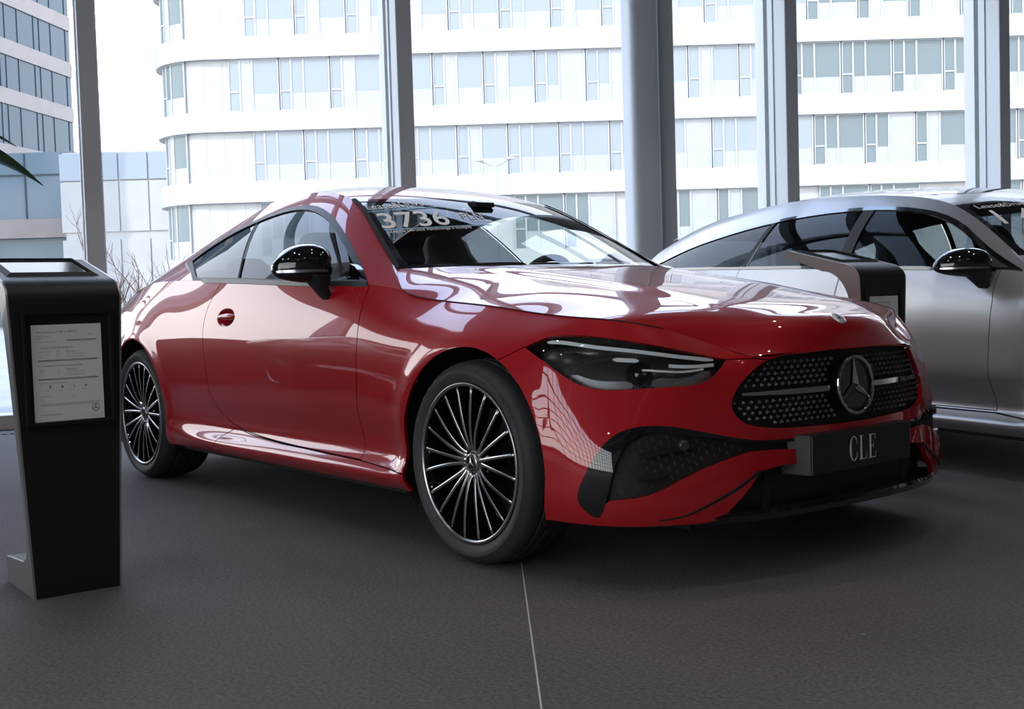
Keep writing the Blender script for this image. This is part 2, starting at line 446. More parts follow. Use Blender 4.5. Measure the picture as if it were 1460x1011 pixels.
def xz(P): return [(a, 0, b) for a, b in P]
def yz(P): return [(0, a, b) for a, b in P]
def arch(cx, cz, r, z0=-.1, n=72):
    """closed polygon (x,z): a wheel opening, open to the ground"""
    a = np.linspace(-.45, PI+.45, n)
    P = [(cx+r*math.cos(t), cz+r*math.sin(t)) for t in a]
    return xz([(P[0][0], z0)]+P+[(P[-1][0], z0)])
def gap_split(sheet, poly2, axis, w=.0022, region=None, dirv=None):
    """cut a panel out of a sheet leaving a shut line of width 2w; poly2 is 2D in the plane across `axis`"""
    mk = {'y': lambda a, b: (a, 0, b), 'x': lambda a, b: (0, a, b), 'z': lambda a, b: (a, b, 0)}[axis]
    dv = {'y': (0, 1, 0), 'x': (1, 0, 0), 'z': (0, 0, 1)}[axis]
    o = [mk(a, b) for a, b in offset2(poly2, w)]; i = [mk(a, b) for a, b in offset2(poly2, -w)]
    ins, out = sheet.split(o, dv, region)
    pan, rest = ins.split(i, dv, region)
    rest.bm.free()
    return pan, out
def loose_parts(sheet, name, m, parent, post=None):
    """build every separate piece of a sheet as a part of its own"""
    bm = sheet.bm; left = set(bm.faces); groups = []
    while left:
        st_ = [left.pop()]; g = set(st_)
        while st_:
            f = st_.pop()
            for e in f.edges:
                for q in e.link_faces:
                    if q in left: left.discard(q); g.add(q); st_.append(q)
        groups.append(g)
    bm.faces.index_update(); idx = [set(f.index for f in g) for g in groups if len(g) > 6]; out = []
    for ids in idx:
        b = bm.copy(); b.faces.ensure_lookup_table(); bmesh.ops.delete(b, geom=[f for f in b.faces if f.index not in ids], context='FACES')
        o = Sheet(b).build(name, m, parent); out.append(o)
        if post: post(o)
    bm.free(); return out
def proj_poly(P3, dirv):
    d = Vector(dirv).normalized(); e1 = d.orthogonal().normalized(); e2 = d.cross(e1)
    return np.array([(Vector(p).dot(e1), Vector(p).dot(e2)) for p in P3]), e1, e2, d
def gap_split_dir(sheet, P3, dirv, w=.0022, region=None):
    q, e1, e2, d = proj_poly(P3, dirv)
    o = [e1*a+e2*b for a, b in offset2(q, w)]; i = [e1*a+e2*b for a, b in offset2(q, -w)]
    ins, out = sheet.split(o, d, region); pan, rest = ins.split(i, d, region); rest.bm.free()
    return pan, out
def curve_strip(P, wid, up, m, name, parent, thick=.006):
    """a raised ribbon along P: `up` gives the direction of its width at each point"""
    bm = bmesh.new(); rows = []
    P = [Vector(p) for p in P]
    for i, p in enumerate(P):
        t = (P[min(i+1, len(P)-1)]-P[max(i-1, 0)]).normalized(); u = Vector(up[i] if isinstance(up, list) else up); u = (u-t*u.dot(t)).normalized()
        n = t.cross(u).normalized()
        w = wid[i] if isinstance(wid, (list, tuple)) else wid
        rows.append([bm.verts.new(p+u*a*w/2+n*b*thick/2) for a, b in ((-1, -1), (1, -1), (1, 1), (-1, 1))])
    for A_, B_ in zip(rows, rows[1:]):
        for k in range(4): bm.faces.new((A_[k], A_[(k+1) % 4], B_[(k+1) % 4], B_[k]))
    bm.faces.new(rows[0]); bm.faces.new(rows[-1][::-1])
    return bmobj(name, bm, m, parent)
def mirror_mesh(o, name=None, parent=None):
    """linked-free copy of a part reflected in the car's centre plane"""
    me = o.data.copy(); c = bpy.data.objects.new(name or o.name.split('.')[0], me); COL.objects.link(c)
    me.transform(Matrix.Diagonal((1, -1, 1, 1))); me.flip_normals()
    c.parent = parent or o.parent; c.matrix_parent_inverse = o.matrix_parent_inverse.copy()
    if 'label' in o: c['label'] = o['label']
    return c

# ------------------------------------------------------------------ wheel
def text_mesh(txt, size, extrude=0.0, res=3, spacing=1.0, bold=0.0):
    cu = bpy.data.curves.new('txt', 'FONT'); cu.body = txt; cu.size = size; cu.extrude = extrude; cu.resolution_u = res; cu.space_character = spacing; cu.offset = bold
    o = bpy.data.objects.new('txt', cu); COL.objects.link(o); dg = bpy.context.evaluated_depsgraph_get()
    me = bpy.data.meshes.new_from_object(o.evaluated_get(dg)); bpy.data.objects.remove(o); bpy.data.curves.remove(cu)
    return me
def star_bm(bm, c, R, mtx, depth=.01, tip=.06, core=.20):
    """faceted three-pointed star in the XZ plane of mtx, facing -Y"""
    ctr = bm.verts.new(mtx @ Vector((0, -depth, 0)))
    ring = []
    for k in range(3):
        a = PI/2+k*2*PI/3; b = a+PI/3
        t = (math.cos(a), math.sin(a)); n = (-t[1], t[0])
        ring += [bm.verts.new(mtx @ Vector((R*t[0]-n[0]*tip*R*.3, 0, R*t[1]-n[1]*tip*R*.3))),
                 bm.verts.new(mtx @ Vector((R*t[0]+n[0]*tip*R*.3, 0, R*t[1]+n[1]*tip*R*.3))),
                 bm.verts.new(mtx @ Vector((R*core*math.cos(b), 0, R*core*math.sin(b))))]
    tips = []
    n = len(ring)
    for i in range(n): bm.faces.new((ctr, ring[i], ring[(i+1) % n]))
def torus(bm, R, r, mtx, n=48, m=10):
    rs = []
    for i in range(n):
        a = 2*PI*i/n
        rs.append([bm.verts.new(mtx @ Vector(((R+r*math.cos(2*PI*j/m))*math.cos(a), r*math.sin(2*PI*j/m), (R+r*math.cos(2*PI*j/m))*math.sin(a)))) for j in range(m)])
    for i in range(n):
        for j in range(m): bm.faces.new((rs[i][j], rs[i][(j+1) % m], rs[(i+1) % n][(j+1) % m], rs[(i+1) % n][j]))
TYR = mat('tyre_rubber', (.040, .042, .047), .55)
def _tyre_nodes():
    m = TYR; tc = N(m, 'ShaderNodeTexCoord'); nz = N(m, 'ShaderNodeTexNoise'); nz.inputs['Scale'].default_value = 60
    bp = N(m, 'ShaderNodeBump'); bp.inputs['Strength'].default_value = .15; bp.inputs['Distance'].default_value = .001
    L(m, tc.outputs['Object'], nz.inputs['Vector']); L(m, nz.outputs['Fac'], bp.inputs['Height']); L(m, bp.outputs['Normal'], bsdf(m).inputs['Normal'])
_tyre_nodes()
def wheel_parts(R_t, half, R_rim=.2665, spin=0.0):
    """meshes in wheel coordinates: axle along Y, outer face at -Y (y=-half is the outer sidewall)"""
    out = {}
    h = half; rr = R_rim
    prof = [(rr-.010, -h+.026), (rr+.002, -h+.012), (rr+.010, -h+.006), (rr+.016, -h+.0045), (rr+.022, -h+.001), (rr+.034, -h-.002), (rr+.040, -h-.0015), (R_t-.030, -h+.004), (R_t-.018, -h+.012), (R_t-.009, -h+.024), (R_t-.004, -h+.040)]
    inner = [(r, -y) for r, y in prof[::-1]]
    tread = []
    for g in (-.055, -.020, .020, .055):
        for dy, dr in ((-.007, 0), (-.0055, -.008), (.0055, -.008), (.007, 0)):
            tread.append((R_t-abs(g+dy)*.02-(.0 if dr == 0 else .008), g+dy))
    bm = bmesh.new(); rings = lathe(bm, prof+tread+inner, 120)
    # shoulder sipes
    for k, rg in enumerate(rings):
        if k % 3 == 0:
            for v in rg[8:12]+rg[-12:-8]:
                rad = math.hypot(v.co.x, v.co.z); f = (rad-.0045)/rad; v.co.x *= f; v.co.z *= f
    me = bpy.data.meshes.new('tyre'); bmesh.ops.recalc_face_normals(bm, faces=bm.faces)
    for f in bm.faces: f.smooth = True
    for e in bm.edges:
        if len(e.link_faces) == 2 and e.calc_face_angle(0) > .9: e.smooth = False
    bm.to_mesh(me); bm.free(); me.materials.append(TYR); out['tyre'] = me
    # rim: bright lip, black barrel
    bm = bmesh.new()
    lathe(bm, [(rr-.001, -h+.014), (rr+.001, -h+.006), (rr-.003, -h+.0045), (rr-.010, -h+.006), (rr-.0125, -h+.010)], 96)
    n_lip = len(bm.faces)
    lathe(bm, [(rr-.0125, -h+.010), (rr-.017, -h+.022), (rr-.024, -h+.040), (rr-.032, -h+.075), (rr-.036, h-.05), (rr-.006, h-.014), (rr, h-.008)], 96)
    bmesh.ops.remove_doubles(bm, verts=bm.verts, dist=1e-5)
    me = bpy.data.meshes.new('rim'); bmesh.ops.recalc_face_normals(bm, faces=bm.faces)
    bm.faces.ensure_lookup_table()
    for i, f in enumerate(bm.faces): f.smooth = True; f.material_index = 0 if max(v.co.y for v in f.verts) < -h+.0145 and min(math.hypot(v.co.x, v.co.z) for v in f.verts) > rr-.0135 else 1
    bm.to_mesh(me); bm.free(); me.materials.append(ALU); me.materials.append(BLK); out['rim'] = me
    # one spoke of each kind of four (inner and outer, left and right): curve in the face, machined front, black flanks
    for kind, (root, tipa) in enumerate(((-.60, -27), (-.22, -9), (.22, 9), (.60, 27))):
        bm = bmesh.new(); rows = []
        for i in range(15):
            t = i/14; r = .050+(rr-.012-.050)*t
            a0 = math.radians(tipa); rt = rr-.012
            q0_ = Vector((root*.026, 0, .036)); q2_ = Vector((rt*math.sin(a0), 0, rt*math.cos(a0)))
            q1_ = Vector((root*.055, 0, .092)) if abs(tipa) > 15 else Vector((root*.06, 0, .10))
            p = q0_*(1-t)**2+q1_*2*t*(1-t)+q2_*t*t
            y = -h+.011+.020*(1-t)**1.5-.004*math.sin(PI*t)
            rows.append((p, y))
        V = []
        for i, (p, y) in enumerate(rows):
            q0 = rows[max(i-1, 0)][0]; q1 = rows[min(i+1, 14)][0]; tg = (q1-q0).normalized(); nn = Vector((tg.z, 0, -tg.x))
            t = i/14; wf = .0050+.0012*(1-t)+.005*max(0, 1-t/.18); wb = .0085+.003*(1-t); dp = .030+.016*(1-t)
            V.append([bm.verts.new(p+nn*s*w_+Vector((0, y+d_, 0))) for s, w_, d_ in ((-1, wb, dp), (-1, wf+.0012, .0025), (-1, wf, 0), (1, wf, 0), (1, wf+.0012, .0025), (1, wb, dp))])
        for A_, B_ in zip(V, V[1:]):
            for k in range(6):
                f = bm.faces.new((A_[k], A_[(k+1) % 6], B_[(k+1) % 6], B_[k])); f.material_index = 0 if k == 2 else 1; f.smooth = k == 2
        bm.faces.new(V[0]).material_index = 1; bm.faces.new(V[-1][::-1]).material_index = 1
        bmesh.ops.recalc_face_normals(bm, faces=bm.faces)
        me = bpy.data.meshes.new('spoke'); bm.to_mesh(me); bm.free(); me.materials.append(ALU); me.materials.append(BLK); out['spoke%d' % kind] = me
    # hub: black centre with five bolt pockets, silver cap with the star
    bm = bmesh.new(); yc = -h+.034
    lathe(bm, [(.002, yc+.001), (.040, yc+.001), (.066, yc+.004), (.078, yc+.012), (.086, yc+.035), (.088, yc+.075), (.07, yc+.09), (.002, yc+.09)], 48)
    me = bpy.data.meshes.new('hub'); bmesh.ops.recalc_face_normals(bm, faces=bm.faces)
    for f in bm.faces: f.smooth = True; f.material_index = 1 if max(math.hypot(v.co.x, v.co.z) for v in f.verts) < .070 and max(v.co.y for v in f.verts) < yc+.02 else 0
    bm.to_mesh(me); bm.free(); me.materials.append(BLK); me.materials.append(ALU); out['hub'] = me
    bm = bmesh.new(); lathe(bm, [(.0005, yc-.012), (.020, yc-.012), (.0275, yc-.011), (.0315, yc-.008), (.0335, yc+.004)], 40)
    nb = len(bm.faces)
    star_bm(bm, None, .022, Matrix.Translation((0, yc-.0125, 0)), .003); torus(bm, .0225, .0016, Matrix.Translation((0, yc-.0125, 0)), 32, 6)
    bm.faces.ensure_lookup_table()
    for i, f in enumerate(bm.faces): f.material_index = 1 if i >= nb or (min(math.hypot(v.co.x, v.co.z) for v in f.verts) > .027) else 0; f.smooth = i < nb
    bmesh.ops.recalc_face_normals(bm, faces=bm.faces)
    me = bpy.data.meshes.new('hub_cap'); bm.to_mesh(me); bm.free(); me.materials.append(DARKM if False else BLK); me.materials.append(ALU); out['hub_cap'] = me
    bm = bmesh.new(); lathe(bm, [(.0005, .004), (.0085, .004), (.0125, .0), (.0135, -.002), (.0135, .02)], 20)
    nb = len(bm.faces)
    lathe(bm, [(.0005, -.004), (.007, -.004), (.0085, -.002), (.0085, .003)], 6)
    me = bpy.data.meshes.new('wheel_bolt'); bmesh.ops.recalc_face_normals(bm, faces=bm.faces); bm.to_mesh(me); bm.free(); me.materials.append(BLK); out['wheel_bolt'] = me
    # brake disc and calliper behind the spokes
    bm = bmesh.new(); lathe(bm, [(.08, -h+.125), (.172, -h+.125), (.172, -h+.15), (.08, -h+.15)], 64)
    me = bpy.data.meshes.new('brake_disc'); bmesh.ops.recalc_face_normals(bm, faces=bm.faces); bm.to_mesh(me); bm.free(); me.materials.append(DARKM); out['brake_disc'] = me
    return out
def put(name, me, parent, mtx=None, label=None):
    o = bpy.data.objects.new(name, me); COL.objects.link(o); o.parent = parent
    if mtx is not None: o.matrix_local = mtx
    if label: o['label'] = label
    return o
def add_wheel(parts, car, pos, right=True, spin=0.0, name='wheel', label=None):
    w = bpy.data.objects.new(name, None); COL.objects.link(w); w.parent = car; w.empty_display_size = .1
    m = Matrix.Translation(Vector(pos)-car.location) @ Matrix.Rotation(0 if right else PI, 4, 'Z') @ Matrix.Rotation(spin, 4, 'Y')
    w.matrix_local = m
    if label: w['label'] = label
    for k in ('tyre', 'rim', 'hub', 'hub_cap', 'brake_disc'):
        put(k, parts[k], w, None, {'tyre': 'black rubber tyre', 'hub_cap': 'round cap with a three-pointed star'}.get(k))
    for g in range(5):
        for kind in range(4): put('spoke', parts['spoke%d' % kind], w, Matrix.Rotation(g*2*PI/5, 4, 'Y'))
        a = PI/2+PI/5+g*2*PI/5
        put('wheel_bolt', parts['wheel_bolt'], w, Matrix.Translation((.056*math.cos(a), HUBY, .056*math.sin(a))))
    return w
# ------------------------------------------------------------------ red coupe: assembly
HUBY = -.089
car = thing('car', 'glossy red two-door coupe with a black CLE plate on its nose', 'car', (-1.43, 0, 0))
RF = lambda c: c.y < 0
DIR_H = (.62, -.75, .20)          # looking square on to the headlamp
A = Sheet.from_grid(lower_grid(300, 78), (-1.4, 0, .5))
# wheel openings
for cx, cz, r in ((.025, .335, .390), (-2.865, .345, .380)):
    ins, A = A.split(arch(cx, cz, r), (0, 1, 0), lambda c: c.y < -.6); ins.bm.free()
# headlamp
HEAD = [(.286,-.880,.725),(.325,-.853,.745),(.369,-.829,.761),(.470,-.776,.759),(.579,-.705,.738),(.666,-.616,.714),(.752,-.480,.676),(.752,-.523,.634),(.737,-.575,.606),(.698,-.653,.602),(.652,-.709,.600),(.601,-.760,.597),(.545,-.808,.598),(.500,-.838,.610),(.455,-.858,.632),(.373,-.877,.682)]
def round_poly(P, n=2, corners=()):
    P = [np.array(p, float) for p in P]
    keep = set(corners)
    for _ in range(n):
        Q = []; nk = set()
        for i, p in enumerate(P):
            a = P[i-1]; b = P[(i+1) % len(P)]
            if i in keep: nk.add(len(Q)); Q.append(p)
            else: Q += [p*.75+a*.25, p*.75+b*.25]
        P, keep = Q, nk
    return P
HEADP = round_poly(HEAD, 2, (0, 6))
lamp_hole, A = A.split(HEADP, DIR_H, lambda c: c.y < -.3 and c.x > .1)
# radiator grille
GRH = [(.695, .0),(.6875,-.09),(.680,-.257),(.676,-.345),(.652,-.402),(.609,-.454),(.568,-.487),(.540,-.497),(.513,-.490),(.484,-.457),(.464,-.369),(.456,-.219),(.452,-.048),(.452,0.)]
gl = [np.array(q, float) for q in [(-.0,.687),(-.10,.6865),(-.257,.682),(-.335,.677),(-.38,.664),(-.418,.640),(-.457,.606),(-.487,.568),(-.497,.540),(-.490,.511),(-.463,.485),(-.42,.4715),(-.369,.464),(-.219,.456),(-.10,.4525),(0,.452)]]
GRP = resample(gl, .012)
GRPOLY = [(0, .01, GRP[0][1])]+yz([tuple(q) for q in GRP])+[(0, .01, GRP[-1][1])]
gr_hole, A = A.split(GRPOLY, (1, 0, 0), lambda c: c.x > .6)
# side air intake (whole black area incl. the blade)
DIR_I = (.86, -.50, 0)
INT_O = [(.593,-.830,.453),(.625,-.792,.483),(.668,-.737,.494),(.716,-.670,.488),(.763,-.581,.464),(.805,-.483,.440),(.826,-.40,.428),(.846,-.20,.424),(.850,-.20,.388),(.823,-.430,.402),(.808,-.488,.393),(.779,-.579,.370),(.745,-.665,.337),(.711,-.730,.303),(.679,-.775,.286),(.631,-.822,.280),(.603,-.846,.276),(.590,-.850,.240),(.581,-.851,.226),(.560,-.863,.226),(.531,-.884,.257),(.522,-.890,.285),(.535,-.884,.327),(.566,-.863,.399)]
int_all, A = A.split(round_poly(INT_O, 1, (7, 8)), DIR_I, lambda c: c.y < -.1 and c.x > .45)
# centre lower intake
LOW = [(.01,.350),(-.10,.349),(-.257,.348),(-.352,.348),(-.425,.338),(-.464,.294),(-.501,.260),(-.535,.229),(-.565,.19),(-.565,.10),(.01,.10)]
low_hole, A = A.split(yz(LOW), (1, 0, 0), lambda c: c.x > .6)
# doors
DOORP = [(-.691,.99),(-.672,.86),(-.655,.802),(-.652,.69),(-.662,.58),(-.674,.49),(-.680,.38),(-.680,.291),(-.958,.295),(-1.318,.303),(-1.62,.318),(-1.79,.341),(-1.88,.372),(-1.926,.405),(-1.962,.466),(-1.985,.54),(-1.999,.614),(-2.013,.695),(-2.019,.766),(-2.014,.827),(-1.992,.894),(-1.93,.985),(-1.90,1.03),(-.70,1.03)]
DOORP = [tuple(q[:2]) for q in round_poly([(a, b, 0) for a, b in DOORP], 1, (7, 21, 22, 23, 0))]
door_s, A = gap_split(A, DOORP, 'y', .0022, lambda c: c.y < -.7)
# side skirt
SK = [(-.335,.2685),(-.50,.279),(-.680,.2885),(-.958,.2925),(-1.318,.3),(-1.62,.313),(-1.80,.332),(-1.90,.290),(-1.96,.230),(-1.98,.15),(-.2,.15)]
skirt_s, A = gap_split(A, SK, 'y', .0020, lambda c: c.y < -.7)
# front bumper below a line through the lamp
BUM = [(.13,-.918,.655),(.286,-.880,.7265),(.42,-.80,.70),(.60,-.66,.69),(.752,-.480,.6755),(.80,-.412,.676),(.86,-.30,.66),(.88,.12,.66),(.88,.12,.05),(.36,-1.2,.05),(.20,-1.1,.30)]
bumper_s, A = gap_split_dir(A, BUM, DIR_H, .0018, lambda c: c.x > .1 and c.y < .0)
# fender = what is left ahead of the door
FEN = [(-.675,1.05),(-.675,.0),(1.0,.0),(1.0,1.05)]
fend_s, A = A.split(xz(FEN), (0, 1, 0))
quarter = A
FL = dict(depth=.014)
nocen = lambda c: abs(c.y) < .004 or c.z < .0
car_parts = {}
fend_s.flange(.012, skip=lambda c: abs(c.y) < .004)
o = fend_s.build('front_fender', RED, car); mirror_mesh(o)
HC = Vector((-1.787, -.9115, .829)); HA, HB = .092, .043
def dish(sheet, HC, HA, HB, depth):
    """press a round finger dish into a door skin"""
    ang = np.linspace(0, 2*PI, 44, endpoint=False)
    for f_ in (1.0, .93, .80, .6): sheet.cut([(HC.x+HA*f_*math.cos(t), 0, HC.z+HB*f_*math.sin(t)) for t in ang], (0, 1, 0), True, lambda c: c.y < -.8 and abs(c.x-HC.x) < .2 and abs(c.z-HC.z) < .12)
    bm = sheet.bm; ln = bm.verts.layers.float_vector['nrm']; mv = []
    for v in bm.verts:
        r = math.hypot((v.co.x-HC.x)/HA, (v.co.z-HC.z)/HB)
        if r < .999 and v.co.y < -.8:
            k = min(1, max(0, (1-r)/.55)); v.co.y += depth*k*k*(3-2*k); mv.append(v)
    bm.normal_update()
    for v in mv: v[ln] = v.normal
dish(door_s, HC, HA, HB, .026)
card = door_s.copy()
door_s.flange(.012); o = door_s.build('door', RED, car); door_r = o
bm = bmesh.new()
for k, x in enumerate(np.linspace(-1, 1, 17)):
    w = .0145*(1-.35*x*x); xx = HC.x+x*.086
    yb = HC.y-.002+.010*abs(x)**2.5
    r_ = [bm.verts.new((xx, yb-.004+q[0], HC.z+.003+q[1]*w)) for q in ((0, -.75), (-.003, 0), (0, .75), (.006, 1), (.012, .8), (.012, -.8), (.006, -1))]
    if k:
        for j in range(7): bm.faces.new((pr_[j], pr_[(j+1) % 7], r_[(j+1) % 7], r_[j]))
    else: bm.faces.new(r_)
    pr_ = r_
bm.faces.new(pr_[::-1])
hd = bmobj('door_handle', bm, RED, o, angle=50)
door_l = mirror_mesh(o); m_ = mirror_mesh(hd); m_.parent = door_l; m_.matrix_parent_inverse = hd.matrix_parent_inverse.copy()
card.drop(lambda c: abs(c.x-HC.x) < .10 and abs(c.z-HC.z) < .05); card.offset(-.045); o = card.build('door_card', INT, car, 'black inner door panel'); mirror_mesh(o)
skirt_s.flange(.012); o = skirt_s.build('side_skirt', RED, car); mirror_mesh(o)
quarter.flange(.012, skip=lambda c: abs(c.y) < .004); quarter.both(); quarter.build('rear_quarter_panels', RED, car)
FC = [(-.40,.352),(-.425,.339),(-.528,.285),(-.609,.250),(-.663,.228),(-.735,.214),(-.80,.204)]
bumper_s.cut(yz(FC), (1, 0, 0), False, lambda c: c.x > .5)
def under_crease(sheet):
    bm = sheet.bm; ln = bm.verts.layers.float_vector['nrm']; ys_ = [p[0] for p in FC]; zs_ = [p[1] for p in FC]; mv = []
    for v in bm.verts:
        if v.co.x > .5 and -.80 < v.co.y < -.40:
            d = np.interp(v.co.y, ys_[::1], zs_)-v.co.z
            if d > 1e-4:
                k = min(1, d/.012)*min(1, max(0, (v.co.y+.80)/.10)); v.co.x -= .016*k*.86; v.co.y += .016*k*.5; mv.append(v)
    bm.normal_update()
    for v in mv: v[ln] = v.normal
under_crease(bumper_s)
bumper_s.flange(.016, skip=lambda c: abs(c.y) < .004); bumper_s.both(); bumper_s.build('front_bumper', RED, car)
# bonnet
Hs = Sheet.from_grid(hood_grid(170, 90), (0, 0, 0)); Hs.flange(.012, skip=lambda c: abs(c.y) < .004 or c.z < .70); Hs.both(); hood_o = Hs.build('bonnet', RED, car)
# ------------------------------------------------------------------ greenhouse
G = Sheet.from_grid(green_grid(230, 44), (-1.6, 0, .8))
DLO = [(-2.505,1.098),(-2.40,1.066),(-2.20,.98),(-2.09,.93),(-1.6,.90),(-.9,.85),(-.60,.85),(-.66,.915),(-.729,.962),(-.80,1.012),(-.967,1.104),(-1.117,1.179),(-1.271,1.247),(-1.403,1.290),(-1.51,1.313),(-1.634,1.322),(-1.763,1.317),(-1.956,1.290),(-2.18,1.246),(-2.36,1.186),(-2.47,1.135)]
DLO = [tuple(q[:2]) for q in round_poly([(a, b, 0) for a, b in DLO], 2, (0, 3, 4, 5, 6))]
dlo_s, G = G.split(xz(DLO), (0, 1, 0), lambda c: c.y < -.3)
inner = offset2(DLO, -.020)
gl_s, trim_s = dlo_s.split(xz([tuple(q) for q in inner]), (0, 1, 0))
trim_s.offset(.002).flange(.012)
# window lower edge lies on the belt: leave a strip of trim there too
beltp = [(x, float(belt(x)[0][1])+.012) for x in np.linspace(-.55, -2.7, 40)]
BP = [(-.40,.5)]+[(x, z) for x, z in beltp]+[(-2.75,.5)]
low_trim, gl_s = gl_s.split(xz(BP), (0, 1, 0))
low_trim.offset(.002).flange(.01)
DIV = [(-1.972,1.40),(-1.972,1.290),(-1.760,.999),(-1.70,.90),(-3.2,.90),(-3.2,1.40)]
quarter_g, door_g = gl_s.split(xz(offset2(DIV, .006)), (0, 1, 0))
quarter_p, div_s = quarter_g.split(xz(offset2(DIV, -.006)), (0, 1, 0))
trim_s.join(low_trim)
div_s.offset(.0015); o = div_s.build('window_divider', RUB, car); mirror_mesh(o)
g_in = G.copy().offset(-.022); g_in.drop(lambda c: c.z < .97); o = g_in.build('pillar_trim', INT, car, 'black inner pillar and roof trim'); mirror_mesh(o)
G.flange(.010)
o = trim_s.build('window_surround', SATB, car); mirror_mesh(o)
o = door_g.offset(-.004).build('side_window', SIDEG, car, 'dark grey glass of the door window'); mirror_mesh(o)
o = quarter_p.offset(-.004).build('quarter_window', PRIVG, car, 'dark tinted rear quarter glass'); mirror_mesh(o)
o = G.build('roof_side_frame', RED, car, 'red roof pillar and roof rail'); mirror_mesh(o)
# roof skin: windscreen, roof, rear screen, boot lid cut from one surface
RX, ru = roof_grid(240, 70)
Rf = Sheet.from_grid(RX, (-1.6, 0, .6))
HDR = [(-1.305,-.60),(-1.288,-.555),(-1.262,-.50),(-1.225,-.40),(-1.200,-.30),(-1.187,-.15),(-1.184,.01)]
WSP = [(-1.305,-.80)]+HDR+[(0,.01),(0,-.80)]
ws_s, Rf = Rf.split([(a, b, 0) for a, b in WSP], (0, 0, 1))
RWH = [(-2.12,.01),(-2.13,-.20),(-2.17,-.38),(-2.20,-.52),(-2.55,-.545),(-2.95,-.575),(-3.12,-.58),(-3.16,-.30),(-3.18,.01)]
rw_s, Rf = Rf.split([(a, b, 0) for a, b in round_poly([(x, y, 0) for x, y in RWH], 0) for a, b in [(a, b)]] if False else [(a, b, 0) for a, b in RWH], (0, 0, 1))
BL = [(-3.19,.01),(-3.185,-.30),(-3.14,-.61),(-4.2,-.61),(-4.2,.01)]
boot_s, Rf = Rf.split([(a, b, 0) for a, b in BL], (0, 0, 1))
# screen: black ceramic border round clear glass
wsq = ws_s
inner_ws = lambda: None
bord = []
ex = spline(chord(np.array([RE, RC], float).transpose(1, 0, 2), 0), RE, np.linspace(0, 1, 5))
WSI = [(-1.262,-.47),(-1.238,-.40),(-1.218,-.30),(-1.205,-.15),(-1.200,.01),(0,.01),(-.55,-.20),(-.60,-.45),(-.69,-.655),(-.75,-.648),(-.98,-.580),(-1.20,-.520)]
clear_s, border_s = ws_s.split([(a, b, 0) for a, b in WSI], (0, 0, 1))
clear_s.both(); ws_o = clear_s.build('windscreen', CLEARG, car)
border_s.flange(.008, skip=lambda c: abs(c.y) < .004); border_s.both(); loose_parts(border_s, 'windscreen_border', BLK, car)
r_in = Rf.copy().offset(-.025); r_in.drop(lambda c: c.z < 1.2); r_in.both(); r_in.build('headliner', INT, car)
Rf.flange(.010, skip=lambda c: abs(c.y) < .004); Rf.both(); Rf.build('roof', RED, car)
rw_s.offset(-.003).both(); rw_s.build('rear_window', PRIVG, car)
boot_s.flange(.010, skip=lambda c: abs(c.y) < .004).both(); boot_s.build('boot_lid', RED, car)
# belt moulding: grey strip under the side glass, kicking up behind the quarter glass
bx = np.linspace(-.70, -2.10, 40)
BM = [Vector((x, float(belt(x)[0][0])-.003, float(belt(x)[0][1])-.002)) for x in bx]
BM += [Vector((-2.20,-.848,1.004)), Vector((-2.32,-.828,1.033)), Vector((-2.43,-.800,1.066)), Vector((-2.52,-.776,1.100))]
o = curve_strip(BM, [.020]*40+[.018,.015,.012,.008], (0, .15, 1), TRIM, 'belt_moulding', car); mirror_mesh(o)
# shut line round the bonnet and the seal between pillar and screen
hx = hood_grid(170, 90)[:, 0, :]; HL = [Vector(p)+Vector((0, -.0012, .0010)) for p in hx if p[0] < .62]
o = curve_strip(HL, .0042, (0, -.6, 1), RUB, 'bonnet_shut_line', car, .0016); mirror_mesh(o)
tt_ = chord(np.array([RE, RC], float).transpose(1, 0, 2), 0); ex_ = spline(tt_, RE, np.linspace(0, tt_[2]*.985, 40))
WL = [Vector(p)+Vector((.003, .002, .004)) for p in ex_]
o = curve_strip(WL, .018, (.55, .8, .12), RUB, 'windscreen_seal', car, .004); mirror_mesh(o)
# ------------------------------------------------------------------ headlamp
def stripe(name, P, w, m, par, off=(0, 0, 0), th=.006):
    return curve_strip([Vector(p)+Vector(off) for p in P], w, (0, 0, 1), m, name, par, th)
lens = lamp_hole.copy()
back = lamp_hole
back.offset(-.055)
lens.flange(.03)
hl = lens.build('headlight', LENSG, car, 'clear lens over a dark lamp')
HBLK = mat('lamp_housing', (.022, .022, .021), .22, spec=.7)
BEZ = mat('lamp_bezel', (.40, .41, .43), .18, metal=.85)
REFL = mat('lamp_reflector', (.45, .46, .48), .18, metal=1.0)
DRL = mat('daylight_strip', (.80, .82, .84), .25)
back.flange(-.05)
hb = back.build('lamp_housing', HBLK, hl)
def on_lamp(t, s, depth):
    """point in the lamp: t along outer tip->inner tip, s 0 lower edge .. 1 upper edge"""
    up = [(.286,-.880,.725),(.369,-.829,.761),(.470,-.776,.759),(.579,-.705,.738),(.666,-.616,.714),(.752,-.480,.676)]
    lo = [(.286,-.880,.725),(.400,-.874,.665),(.530,-.818,.600),(.652,-.709,.600),(.720,-.61,.602),(.752,-.500,.655)]
    q = np.linspace(0, 1, 6); u = spline(q, up, [t])[0]; l = spline(q, lo, [t])[0]
    p = l+(u-l)*s; return Vector(p)-Vector(DIR_H).normalized()*depth
P = [on_lamp(t, .80, .012) for t in np.linspace(.16, .95, 26)]
stripe('daylight_strip', P, [.006]+[.011]*24+[.005], DRL, hl, th=.008)
P = [on_lamp(t, .62-.1*t, .018) for t in np.linspace(.74, .95, 10)]; stripe('daylight_strip', P, .010, DRL, hl)
P = [on_lamp(t, .60, .018) for t in np.linspace(.49, .60, 8)]; stripe('daylight_strip', P, [.004]+[.012]*6+[.004], DRL, hl)
